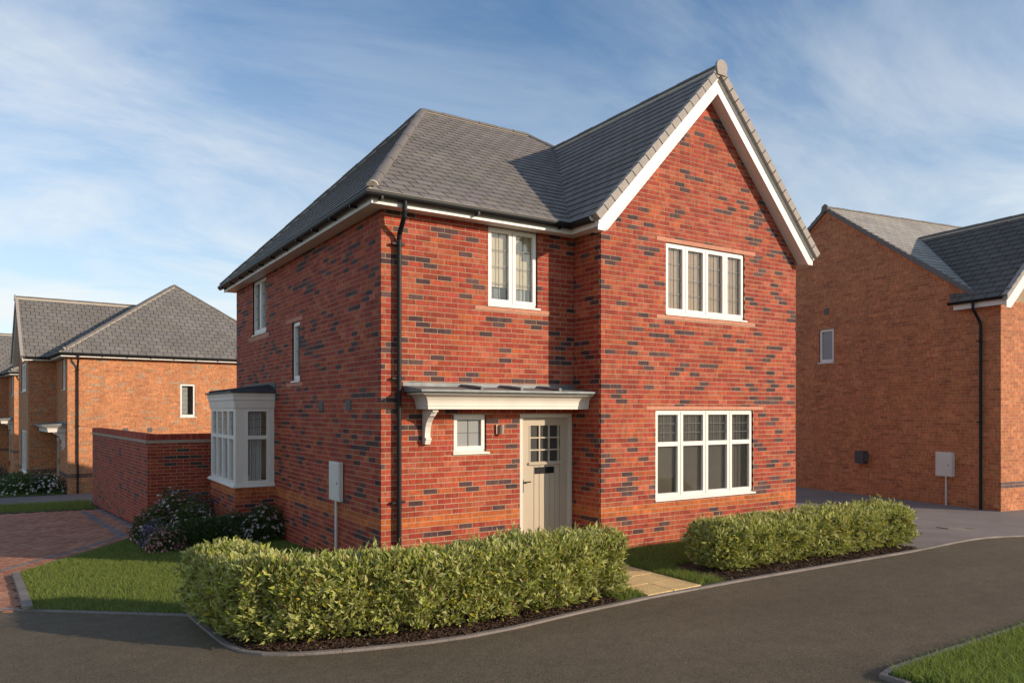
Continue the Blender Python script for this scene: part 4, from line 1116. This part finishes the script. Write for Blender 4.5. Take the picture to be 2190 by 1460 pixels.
    g = MB(); gutter_run(g, (we - .01, -.2, 4.925), (we - .01, 1.12, 4.925), (-1, 0, 0)); gutter_end(g, (we - .01, 1.12, 4.925), (-1, 0, 0)); g.build('gutter', 'black', r, M)
    # gutter brackets, downpipe, window, boxes
    downpipe(r, M, [(-.24, .50, 4.87), (-.24, .50, 4.72), (-.09, .44, 4.42), (-.066, .43, 4.34), (-.066, .43, -.05)], (3.95, 2.05))
    window(r, M, Ps, 4.766, 5.294, 3.69, 4.69, [], lead=None, glass='obscure', label='small frosted window in the brown gable end')
    room(r, M, Ps, 4.4, 5.6, 3.2, 4.9, 1.2, near=-.15, wall='grey_wall')
    t = MB(); t.box(4.94, 5.10, -.01, .012, 5.11, 5.29, Ps); t.build('air_vent', 'vent', r, M)
    t = MB(); t.box(3.62, 3.90, 0, .16, .87, 1.21, Ps); b_ = t.build('junction_box', 'plastic_dark', r, M)
    t = MB(); t.box(3.57, 3.62, .02, .12, .93, 1.15, Ps); t.build('socket', 'vent', b_, M)
    t = MB(); t.box(1.10, 1.526, .02, .13, .71, 1.305, Ps); mb_ = t.build('meter_box', 'plastic_grey', r, M)
    t = MB(); t.box(1.13, 1.496, .13, .142, .735, 1.28, Ps); t.build('cabinet_door', 'plastic_grey', mb_, M)
    t = MB(); t.box(1.17, 1.19, .142, .148, .97, 1.0, Ps); t.build('lock', 'vent', mb_, M)
    t = MB(); t.tube([Ps(1.31, .045, .72), Ps(1.31, .045, -.05)], .021, 10); t.build('conduit', 'plastic_grey', mb_, M)
right_house()

# ================================================================== garden wall
def garden_wall():
    r = thing('garden_wall', 'two-metre dark red brick garden wall with soldier-course coping beside the bay window', 'wall', (-1.843, 8.42, -.42))
    L1 = 1.80; dB = Vector((-.566, 7.862)).normalized(); L2 = 7.88; O = r.location
    PA = lambda u, d, z: (u, -d, z); nB = Vector((-dB.y, dB.x))
    PB = lambda u, d, z: (dB.x * u + nB.x * d, dB.y * u + nB.y * d, z)
    h = 1.433 + .42; zl = -.45
    c = MB(); mortar_field(c, PA, 0, L1, zl, h + .06); mortar_field(c, PB, .008, L2, zl, h + .06)
    c.quad(PB(L2, -.007, zl), PB(L2, -.22, zl), PB(L2, -.22, h + .06), PB(L2, -.007, h + .06)); c.quad(PB(.3, -.22, zl), PB(L2, -.22, zl), PB(L2, -.22, h + .06), PB(.3, -.22, h + .06))
    core = c.build('wall_core', 'mortar', r, fix=False)
    rest = MB(); a, b = [], []
    brick_field(rest, PA, 0, L1, zl, h, (), .05, 'wall', 51, singles=a, lb=.265); brick_field(rest, PB, .034, L2, zl, h, (), .02, 'wall', 52, singles=b, lb=.225)
    sa, sb = cam_score(PA, IDENT, O), cam_score(PB, IDENT, O)
    al = sorted([sa(s) for s in a] + [sb(s) for s in b], reverse=True); cut = al[min(300, len(al) - 1)]
    place_singles(a, PA, core, IDENT, sum(sa(s) > cut for s in a), rest, lb=.265, score=sa); place_singles(b, PB, core, IDENT, sum(sb(s) > cut for s in b), rest, lb=.225, score=sb)
    tag(rest.build('brickwork', 'brick', core, fix=False), kind='stuff')
    t = MB(); t.box(-.0, L1, -.24, .028, h, h + .032, PA); t.box(.0, L1, -.25, .016, h + .034, h + .066, PA); t.box(.03, L2, -.24, .028, h + .001, h + .031, PB); t.box(.02, L2, -.25, .016, h + .035, h + .065, PB)
    t.build('tile_creasing', 'creasing', r)
    protos = []
    for k in range(5):
        cc = random.choice(PAL['wall']['base'] + PAL['wall']['dark'][:1]); q = MB(); q.box(.004, .071, -.12, .095, 0, .128, col=cc)
        me = bpy.data.meshes.new('coping_brick'); me.from_pydata(q.v, [], q.f); me.materials.append(MATS['brick'])
        at = me.color_attributes.new('col', 'FLOAT_COLOR', 'POINT'); at.data.foreach_set('color', [v for _ in q.v for v in (*cc, 1)]); protos.append(me)
    cp = MB(); cp.box(.01, L1, -.22, -.01, h + .066, h + .185, PA); cp.box(.2, L2 - .01, -.22, -.01, h + .066, h + .185, PB); cpo = cp.build('coping', 'mortar', r)
    for i in range(int(L1 / .075)):
        o = link('coping_brick', random.choice(protos), cpo); o.location = (i * .075, .105, h + .067)
    for i in range(1, int(L2 / .075)):
        o = link('coping_brick', random.choice(protos), cpo); u = i * .075; p = Vector((dB.x * u, dB.y * u)) - nB * .082
        o.location = (p.x, p.y, h + .067 + random.uniform(-.002, .002)); o.rotation_euler.z = math.atan2(dB.y, dB.x)
garden_wall()

# ================================================================== planting
def leaf_arrays(pos, dirs, nrm, ln, wd, c_mid, c_edge):
    """five-vertex folded leaves: base, left, mid, right, tip"""
    n = len(pos); dirs = dirs / np.linalg.norm(dirs, axis=1, keepdims=True)
    side = np.cross(dirs, nrm); side /= np.linalg.norm(side, axis=1, keepdims=True) + 1e-9; up = np.cross(side, dirs)
    ln = ln[:, None]; wd = wd[:, None]
    v = np.stack([pos, pos + dirs * ln * .42 + side * wd * .5 + up * ln * .06, pos + dirs * ln * .48 - up * ln * .02, pos + dirs * ln * .42 - side * wd * .5 + up * ln * .06, pos + dirs * ln - up * ln * .16], 1)
    f = np.array([[0, 1, 2], [0, 2, 3], [1, 4, 2], [2, 4, 3]])[None] + (np.arange(n) * 5)[:, None, None]
    c = np.stack([c_mid, c_edge, c_mid, c_edge, c_edge * .8 + c_mid * .2], 1)
    return v.reshape(-1, 3), f.reshape(-1, 3), c.reshape(-1, 3)
def unit(n): a = RNG.normal(size=(n, 3)); return a / np.linalg.norm(a, axis=1, keepdims=True)

def hedge(name, label, outline, hgt, dens, loc, grp, ndir):
    """outline counter-clockwise; leaves on top and sides, shoots standing out, twiggy inside"""
    r = thing(name, label, 'hedge', (*loc, G(*loc)), grp); r0 = np.array(r.location)
    P_, D_, N_ = [], [], []
    poly = outline
    A_ = abs(area(poly)); xs = [p[0] for p in poly]; ys = [p[1] for p in poly]
    n = int(A_ * dens * 1.15); k = 0; pts = []
    while len(pts) < n:
        x, y = random.uniform(min(xs), max(xs)), random.uniform(min(ys), max(ys))
        if in_poly(x, y, poly): pts.append((x, y))
    pts = np.array(pts)
    nz = np.array([noise.noise(Vector((x * 1.9, y * 1.9, 3))) * .075 + noise.noise(Vector((x * 6, y * 6, 1))) * .055 for x, y in pts])
    # round the shoulders
    def edge_d(x, y):
        m_ = 9
        for i in range(len(poly)):
            a, b, p = Vector(poly[i]), Vector(poly[(i + 1) % len(poly)]), Vector((x, y)); d = b - a; s_ = max(0, min(1, (p - a).dot(d) / d.length_squared)); m_ = min(m_, (p - a - d * s_).length)
        return m_
    ed = np.array([edge_d(x, y) for x, y in pts]); shoulder = -.10 * np.clip(1 - ed / .13, 0, 1) ** 2
    z = Gv(pts[:, 0], pts[:, 1]) + hgt + nz + shoulder - RNG.exponential(.035, len(pts)) + (RNG.random(len(pts)) < .08) * RNG.uniform(0, .09, len(pts))
    P_.append(np.column_stack([pts, z])); N_.append(np.tile([0, 0, 1.], (len(pts), 1)))
    for i in range(len(poly)):
        a, b = np.array(poly[i]), np.array(poly[(i + 1) % len(poly)]); L_ = np.linalg.norm(b - a); m = int(L_ * hgt * dens)
        if m < 1: continue
        s_ = RNG.random(m); hh = RNG.beta(1.25, 1.0, m); q = a + (b - a) * s_[:, None]; nn = np.array([(b - a)[1], -(b - a)[0]]) / L_
        off = np.array([noise.noise(Vector((p[0] * 2.4, p[1] * 2.4, h_ * 2.2))) * .11 + noise.noise(Vector((p[0] * 7, p[1] * 7, h_ * 5))) * .09 for p, h_ in zip(q, hh)])
        inset = off - RNG.exponential(.055, m) - .10 * np.clip((.18 - hh) / .18, 0, 1) - .09 * np.clip((hh - .85) / .15, 0, 1) ** 2 + (RNG.random(m) < .06) * RNG.uniform(0, .07, m)
        q = q + nn * inset[:, None]
        zz = Gv(q[:, 0], q[:, 1]) + .035 + hh * (hgt - .05)
        P_.append(np.column_stack([q, zz])); N_.append(np.tile([nn[0], nn[1], 0.15], (m, 1)))
    P = np.vstack(P_); N = np.vstack(N_); n = len(P)
    D = N * .75 + np.array([0, 0, .55]) + unit(n) * .85
    ln = RNG.uniform(.042, .096, n); wd = ln * RNG.uniform(.26, .40, n)
    t = RNG.random(n)[:, None]; kk = RNG.uniform(.7, 1.25, (n, 1))
    mid = (np.array([.18, .215, .030]) * (1 - t) + np.array([.32, .345, .055]) * t) * kk
    edge = (np.array([.62, .60, .18]) * (1 - t) + np.array([.76, .71, .34]) * t) * RNG.uniform(.7, 1.15, (n, 1))
    yel = RNG.random(n) < .05; mid[yel] = np.array([.42, .34, .03]); edge[yel] = np.array([.52, .42, .06])
    gr = RNG.random(n) < .30; edge[gr] = mid[gr] * 1.5
    br = RNG.random(n) < .04; mid[br] = np.array([.16, .09, .035]); edge[br] = np.array([.22, .13, .05])
    v, f, c = leaf_arrays(P - r0, D, unit(n) + N * .8, ln, wd, mid, edge)
    tag(mesh_np('foliage', v, f, c, 'leaf', r), kind='stuff')
    # stems and twigs from the ground into the crown
    t = MB(); tw = int(A_ * 90)
    for i in range(tw):
        ii = random.randrange(len(pts)); x, y = pts[ii]
        if ed[ii] < .13: continue
        z0 = G(x, y) - .03; h_ = hgt * random.uniform(.5, .93); dx_, dy_ = random.uniform(-.2, .2), random.uniform(-.2, .2)
        t.tube([(x - r0[0], y - r0[1], z0 - r0[2]), (x - r0[0] + dx_ * .5, y - r0[1] + dy_ * .5, z0 - r0[2] + h_ * .45), (x - r0[0] + dx_, y - r0[1] + dy_, z0 - r0[2] + h_)], [.008, .006, .003], 5, cap=False)
    tag(t.build('stems', 'bark', r, fix=False), kind='stuff')
    return r
H1 = [(-2.60, -1.10), (-2.58, -2.34), (-2.40, -2.80), (-2.10, -3.06), (-1.60, -3.27), (-1.0, -3.40), (-.3, -3.48), (.5, -3.44), (1.34, -3.36), (1.52, -3.08), (1.40, -2.78), (-1.0, -2.80), (-1.68, -2.60), (-1.96, -2.20), (-2.02, -1.18)]
hedge('hedge', 'long L-shaped variegated hedge curving round the corner of the road', H1, .70, 3700, (-1.0, -3.1), 'clipped variegated hedges along the road', None)
H2 = [(3.22, -2.95), (3.45, -3.12), (5.0, -3.20), (6.95, -3.32), (7.22, -3.05), (7.12, -2.45), (5, -2.35), (3.55, -2.25), (3.30, -2.40)]
hedge('hedge', 'shorter straight variegated hedge between the slab path and the tarmac drive', H2, .58, 3700, (5.0, -2.8), 'clipped variegated hedges along the road', None)

def chips(name, poly, n, parent=None):
    xs = [p[0] for p in poly]; ys = [p[1] for p in poly]; pts = []
    while len(pts) < n:
        x, y = random.uniform(min(xs), max(xs)), random.uniform(min(ys), max(ys))
        if in_poly(x, y, poly): pts.append((x, y))
    pts = np.array(pts); P = np.column_stack([pts, Gv(pts[:, 0], pts[:, 1]) + RNG.uniform(.006, .030, n)])
    a = RNG.uniform(0, 2 * np.pi, n); tilt = RNG.uniform(-.5, .5, n)
    d = np.column_stack([np.cos(a), np.sin(a), tilt]); s_ = np.column_stack([-np.sin(a), np.cos(a), RNG.uniform(-.5, .5, n)])
    L_ = RNG.uniform(.008, .026, n)[:, None]; w_ = RNG.uniform(.004, .010, n)[:, None]; up = np.array([0, 0, .004])
    v = np.stack([P - d * L_ - s_ * w_, P + d * L_ - s_ * w_ * .7, P + d * L_ * .9 + s_ * w_, P - d * L_ * .8 + s_ * w_, P - d * L_ * .3 + up * 1.5, P + d * L_ * .4 + up * 1.5], 1).reshape(-1, 3)
    f = (np.array([[0, 1, 5, 4], [1, 2, 5, 5], [2, 3, 4, 5], [3, 0, 4, 4]])[[0, 2]][None] + (np.arange(n) * 6)[:, None, None]).reshape(-1, 4)
    base = np.array([(.060, .032, .020), (.10, .058, .036), (.045, .026, .018), (.14, .088, .055), (.080, .040, .026)])[RNG.integers(0, 5, n)] * RNG.uniform(.7, 1.25, (n, 1))
    return tag(mesh_np(name, v, f, np.repeat(base, 6, 0), 'chip', parent), 'brown bark mulch chips under the hedge', kind='stuff')
ch1 = [(-2.54, -1.05)] + bed_l[1:] + [(1.28, -3.36), (1.2, -3.0), (-.9, -3.05), (-1.9, -2.7), (-2.2, -2.2), (-2.2, -1.1)]
chips('bark_mulch', ch1, 14000)
chips('bark_mulch', [(2.98, -3.34), (5.06, -3.39), (6.6, -3.44), (6.93, -3.41), (6.93, -2.9), (3.3, -2.7), (3.1, -2.6)], 7000)

def grass(name, label, poly, dens, hmin, hmax, bright=1.0):
    xs = [p[0] for p in poly]; ys = [p[1] for p in poly]; n = int(abs(area(poly)) * dens); pts = np.empty((0, 2))
    px = np.array(poly)
    while len(pts) < n:
        q = np.column_stack([RNG.uniform(min(xs), max(xs), n), RNG.uniform(min(ys), max(ys), n)]); ins = np.zeros(n, bool); j = len(px) - 1
        for i in range(len(px)):
            yi, yj = px[i, 1], px[j, 1]
            with np.errstate(divide='ignore', invalid='ignore'):
                ins ^= ((yi > q[:, 1]) != (yj > q[:, 1])) & (q[:, 0] < (px[j, 0] - px[i, 0]) * (q[:, 1] - yi) / (yj - yi) + px[i, 0])
            j = i
        pts = np.vstack([pts, q[ins]])
    pts = pts[:n]; P = np.column_stack([pts, Gv(pts[:, 0], pts[:, 1])])
    a = RNG.uniform(0, 2 * np.pi, n); s_ = np.column_stack([np.cos(a), np.sin(a), np.zeros(n)]); lean = np.column_stack([RNG.normal(0, .33, n), RNG.normal(0, .33, n), np.ones(n)])
    patch = np.array([noise.noise(Vector((x * 1.6, y * 1.6, 5))) for x, y in pts[::8]]); patch = np.repeat(patch, 8)[:n]
    if len(patch) < n: patch = np.pad(patch, (0, n - len(patch)))
    h = (RNG.uniform(hmin, hmax, n) * (1 + .25 * patch))[:, None]; w = RNG.uniform(.0018, .0036, n)[:, None]
    bend = np.column_stack([lean[:, 0], lean[:, 1], np.zeros(n)]) * h * .7
    v = np.stack([P - s_ * w, P + s_ * w, P + lean * h * .55 + s_ * w * .7, P + lean * h * .55 - s_ * w * .7, P + lean * h + bend], 1).reshape(-1, 3)
    # quad + triangle as two triangles pairs
    f = (np.array([[0, 1, 2], [0, 2, 3], [3, 2, 4]])[None] + (np.arange(n) * 5)[:, None, None]).reshape(-1, 3)
    t = RNG.random((n, 1)); base = (np.array([.130, .190, .026]) * (1 - t) + np.array([.27, .31, .070]) * t) * RNG.uniform(.75, 1.2, (n, 1)) * bright
    dry = RNG.random(n) < .05; base[dry] = np.array([.22, .19, .08])
    c = np.stack([base, base, base, base, base * 1.15], 1).reshape(-1, 3)
    return tag(mesh_np(name, v, f, c, 'grass'), label, kind='stuff')
grass('grass', 'mown lawn between the block paving and the hedge', [(-4.02, .50), (-3.40, -.11), (-2.62, -.90), (-2.5, -1.0), (-2.0, -1.03), (-1.0, -2.7), (1.2, -2.7), (1.9, -1.8), (2.05, -.15), (0, -.05), (-.05, 4.9), (-.75, 5.2), (-.8, 7.6), (-1.9, 8.2), (-2.08, 7.4), (-4.08, 3.7)], 3600, .030, .058)
grass('grass', 'tuft of grass at the edge of the slab path and hedge end', [(1.27, -3.37), (1.66, -3.36), (1.80, -2.5), (1.28, -2.6)], 5200, .05, .10)
grass('grass', 'shaded grass strip between the slab path and the shorter hedge', [(2.56, -3.31), (2.94, -3.34), (3.0, -2.6), (3.2, -2.2), (5.0, -2.2), (5.0, -.7), (3.0, -.7), (2.98, -.3), (2.80, -1.9)], 4200, .045, .085)
grass('grass', 'grass beside the tarmac drive behind the shorter hedge', [(5.0, -2.2), (6.9, -2.2), (7.85, -2.3), (7.9, -.7), (5.0, -.7)], 2500, .03, .06)
grass('grass', 'longer grass in the corner across the road', [(1.09, -6.52), (1.16, -6.41), (3.4, -6.41), (5.2, -6.40), (5.2, -8.0), (1.3, -7.6)], 6000, .045, .095, 1.25)
grass('grass', 'narrow shaded verge beyond the block paving', [(-6.5, 15.0), (-2.42, 14.3), (-2.5, 16.3), (-2.5, 17.55), (-6.5, 17.5)], 1100, .05, .10)
grass('grass', 'lawn in front of the orange house', [(-7.5, 21.1), (-3.0, 21.2), (-3.0, 23), (-7.5, 34)], 250, .06, .12)

def shrub(name, label, ctr, rad, nleaf, leaf, lsz, flower=None, nfl=0, fsz=.018, grp=None, spikes=False, cat='shrub', flat=.3):
    z0 = G(*ctr); r = thing(name, label, cat, (*ctr, z0), grp)
    u = unit(nleaf); u[:, 2] = np.abs(u[:, 2]) * (1 + flat) - flat * .5; lump = np.array([1 + .22 * noise.noise(Vector(a * 2.3) + Vector((*ctr, 0))) + .12 * noise.noise(Vector(a * 6) + Vector((*ctr, 0))) for a in u])
    rr = (RNG.random(nleaf) ** .35 * lump)[:, None]; P = u * rr * np.array(rad); P[:, 2] = np.maximum(P[:, 2] + rad[2] * .12, .01)
    D = u * .8 + unit(nleaf) * .8 + np.array([0, 0, .4]); ln = RNG.uniform(.6, 1.3, nleaf) * lsz
    col = np.array(leaf) * RNG.uniform(.55, 1.35, (nleaf, 1))
    v, f, c = leaf_arrays(P, D, unit(nleaf), ln, ln * .42, col, col * 1.15)
    tag(mesh_np('foliage', v, f, c, 'leaf', r), kind='stuff')
    t = MB()
    for i in range(10):
        a = random.uniform(0, 6.28); t.tube([(0.02 * math.cos(a), .02 * math.sin(a), -.02), (rad[0] * .35 * math.cos(a), rad[1] * .35 * math.sin(a), rad[2] * .45), (rad[0] * .6 * math.cos(a), rad[1] * .6 * math.sin(a), rad[2] * .8)], [.008, .006, .003], 5, cap=False)
    t.build('stems', 'bark', r, fix=False)
    if nfl:
        u = unit(nfl); u[:, 2] = np.abs(u[:, 2]) * 1.1 - .05; lump = np.array([1 + .22 * noise.noise(Vector(a * 2.3) + Vector((*ctr, 0))) for a in u])
        C = u * (lump * RNG.uniform(.92, 1.08, nfl))[:, None] * np.array(rad); C[:, 2] = np.maximum(C[:, 2] + rad[2] * .14, .02)
        nn = u + unit(nfl) * .45 + np.array([0, 0, .3]); nn /= np.linalg.norm(nn, axis=1, keepdims=True)
        a1 = np.cross(nn, unit(nfl)); a1 /= np.linalg.norm(a1, axis=1, keepdims=True); a2 = np.cross(nn, a1)
        k = 10; ang_ = np.arange(k) / k * 2 * np.pi; rad_ = np.where(np.arange(k) % 2, .55, 1.0)
        sz = (RNG.uniform(.7, 1.3, nfl) * fsz)[:, None]
        ring = C[:, None] + (a1[:, None] * np.cos(ang_)[None, :, None] + a2[:, None] * np.sin(ang_)[None, :, None]) * (sz[:, None] * rad_[None, :, None]) + (nn * sz * .25)[:, None]
        v = np.concatenate([C[:, None], ring], 1).reshape(-1, 3)
        f = (np.array([[0, 1 + i, 1 + (i + 1) % k] for i in range(k)])[None] + (np.arange(nfl) * (k + 1))[:, None, None]).reshape(-1, 3)
        fl = np.array(flower)[RNG.integers(0, len(flower), nfl)] * RNG.uniform(.75, 1.1, (nfl, 1))
        c = np.repeat(fl[:, None], k + 1, 1); c[:, 0] *= .6; tag(mesh_np('flowers', v, f, c.reshape(-1, 3), 'petal', r), kind='stuff')
    return r
PINK = [(.62, .26, .26), (.70, .36, .34), (.55, .16, .18), (.72, .50, .42)]; WHITEP = [(.75, .62, .55), (.72, .50, .48), (.78, .72, .66)]; MAUVE = [(.32, .20, .42), (.42, .28, .50), (.26, .18, .40)]
GRN = (.060, .092, .020)
gb = 'flowering shrubs round the bay window'
shrub('flowering_shrub', 'low round mound of small pink flowers at the lawn edge of the bay-window bed', (-2.02, 4.55), (.34, .30, .34), 3000, GRN, .035, PINK, 460, .019, gb)
shrub('flowering_shrub', 'tallest shrub with pale pink flower heads against the garden wall', (-1.55, 6.75), (.50, .50, .74), 5200, GRN, .05, WHITEP + PINK[:2], 230, .036, gb)
shrub('flowering_shrub', 'pink-flowered shrub at the foot of the garden wall corner', (-2.0, 6.3), (.42, .60, .50), 4200, GRN, .05, WHITEP[:2] + PINK, 190, .032, gb)
shrub('flowering_shrub', 'broad mid-green shrub without flowers in front of the bay window', (-1.30, 4.85), (.85, .48, .40), 9500, (.050, .088, .018), .045, None, 0, .02, gb)
shrub('flowering_shrub', 'pale-flowered shrub tucked between bay window and shaded wall', (-.33, 4.72), (.40, .36, .54), 4200, GRN, .05, WHITEP, 150, .036, gb)
shrub('flowering_shrub', 'low pale-flowered shrub directly under the bay window sill', (-.85, 5.05), (.48, .34, .42), 3800, GRN, .05, WHITEP, 130, .034, gb)
shrub('flowering_shrub', 'shrub with pale pink heads left of the bay window base', (-1.35, 5.9), (.50, .55, .56), 4800, GRN, .05, WHITEP + PINK[1:2], 190, .034, gb)
shrub('flowering_shrub', 'mauve-flowered shrub between garden wall and bay window', (-1.02, 7.35), (.42, .40, .66), 2800, GRN, .045, MAUVE + [PINK[0]], 420, .022, gb)
shrub('flowering_shrub', 'small purple-blue flower clump behind the pink mound', (-2.10, 5.25), (.26, .36, .40), 1900, GRN, .04, MAUVE, 420, .018, gb)
gl_ = 'flower bed in front of the orange house'
shrub('flowering_shrub', 'white-flowered shrub at the corner of the orange house', (-3.45, 22.0), (.55, .5, .60), 2200, (.04, .07, .02), .07, [(.78, .75, .66), (.74, .66, .55)], 180, .045, gl_)
shrub('flowering_shrub', 'leafy pale green clump with cream flowers before the orange house porch', (-4.35, 22.2), (.62, .6, .58), 2400, (.085, .13, .035), .10, [(.80, .78, .62)], 130, .045, gl_)
shrub('flowering_shrub', 'low mauve flower clump behind the cream flowers at the orange house', (-3.9, 23.0), (.5, .5, .55), 1400, (.04, .06, .02), .07, MAUVE, 120, .045, gl_)
shrub('flowering_shrub', 'dark leafy shrub with mauve flecks below the farthest orange house', (-5.6, 29.5), (.9, 1.2, .8), 2600, (.05, .06, .025), .09, MAUVE, 120, .05, gl_)
shrub('flowering_shrub', 'low yellow-green ground shrub by the picture edge before the orange houses', (-5.35, 25.0), (.7, .9, .45), 2200, (.10, .11, .02), .08, None, 0, .05, gl_)

# ================================================================== small things
# drainage cover in the tarmac drive
t = MB(); c0 = Vector((10.6, -2.15)); a_ = math.radians(-25)
def dc(u, v, z): x, y = c0.x + u * math.cos(a_) - v * math.sin(a_), c0.y + u * math.sin(a_) + v * math.cos(a_); return (x, y, G(x, y) + z)
for u0, u1, v0, v1 in ((-.30, .30, -.16, -.13), (-.30, .30, .13, .16), (-.30, -.27, -.13, .13), (.27, .30, -.13, .13)):
    t.add([dc(u0, v0, .012), dc(u1, v0, .012), dc(u1, v1, .012), dc(u0, v1, .012), dc(u0, v0, -.02), dc(u1, v0, -.02), dc(u1, v1, -.02), dc(u0, v1, -.02)], [(0, 1, 2, 3), (0, 4, 5, 1), (1, 5, 6, 2), (2, 6, 7, 3), (3, 7, 4, 0)])
o = t.build('drain_cover', 'concrete', None); tag(o, 'small rectangular drain cover set in the tarmac drive', 'drain cover')
t = MB(); t.add([dc(-.27, -.13, .004), dc(.27, -.13, .004), dc(.27, .13, .004), dc(-.27, .13, .004)], [(0, 1, 2, 3)]); t.build('cover_plate', 'tarmac', o)
# site hoarding sign far down the street
sg = thing('sign_board', 'dark blue sign board with white lettering at the left picture edge', 'sign', (-6.35, 51.0, G(-6.35, 51)))
zb_ = -sg.location.z
t = MB(); t.box(-3.0, .55, -.04, .04, zb_ - .95, zb_ + .30); bd = t.build('board', 'sign_blue', sg)
t = MB(); t.box(-3.0, .55, -.05, .05, zb_ + .30, zb_ + .44); t.build('top_rail', 'sign_white', sg)
for x in (-2.8, .35):
    t = MB(); t.box(x - .05, x + .05, .05, .15, -.3, zb_ + .3); t.build('post', 'sign_white', sg)
tx = bpy.data.curves.new('lettering', 'FONT'); tx.body = 'OK'; tx.size = .42; tx.extrude = .004; tx.align_x = 'RIGHT'; tx.materials.append(MATS['sign_white'])
tob = bpy.data.objects.new('lettering_curve', tx); tme = bpy.data.meshes.new_from_object(tob); bpy.data.objects.remove(tob); to = bpy.data.objects.new('lettering', tme); COL.objects.link(to); to.parent = bd; to.location = (.50, -.05, zb_ - .52); to.rotation_euler = (math.pi / 2, 0, 0)
t = MB(); t.box(-2.0, .45, -.046, -.041, zb_ - .68, zb_ - .63); t.build('underline', 'sign_white', bd)

def tree(label, loc, h, rad, nl, seed):
    rnd = random.Random(seed); r = thing('broadleaf_tree', label, 'tree', (*loc, G(*loc)), 'trees at the end of the street')
    t = MB(); t.tube([(0, 0, -.2), (.08, .05, h * .25), (-.05, .1, h * .55), (.1, 0, h * .9)], [.22, .17, .11, .03], 9)
    ends = []
    for k in range(16):
        a = rnd.uniform(0, 6.28); z = h * rnd.uniform(.28, .75); L_ = rad * rnd.uniform(.6, 1.0); e_ = (L_ * math.cos(a), L_ * math.sin(a), z + L_ * rnd.uniform(.2, .7))
        t.tube([(0, 0, z), (e_[0] * .5, e_[1] * .5, z + (e_[2] - z) * .4), e_], [.08, .05, .02], 6, cap=False); ends.append(e_)
    t.build('trunk', 'bark', r)
    cl = [np.array(e_) for e_ in ends] + [np.array([rnd.gauss(0, rad * .45), rnd.gauss(0, rad * .45), h * rnd.uniform(.45, 1.0)]) for _ in range(26)]
    m = nl // len(cl); P = np.vstack([c + unit(m) * (RNG.random((m, 1)) ** .5) * rnd.uniform(.45, .95) for c in cl]); n = len(P)
    col = np.array([.040, .070, .016]) * RNG.uniform(.6, 1.4, (n, 1)); ln = RNG.uniform(.09, .17, n)
    v, f, c = leaf_arrays(P, unit(n) + np.array([0, 0, -.2]), unit(n), ln, ln * .55, col, col * 1.1)
    tag(mesh_np('crown', v, f, c, 'leaf', r), kind='stuff')
tree('dark leafy tree showing left of the farthest orange house', (-10.2, 62), 7.5, 2.6, 9000, 3)
tree('second dark tree farther back at the left picture edge', (-14.5, 70), 8.5, 3.0, 9000, 4)
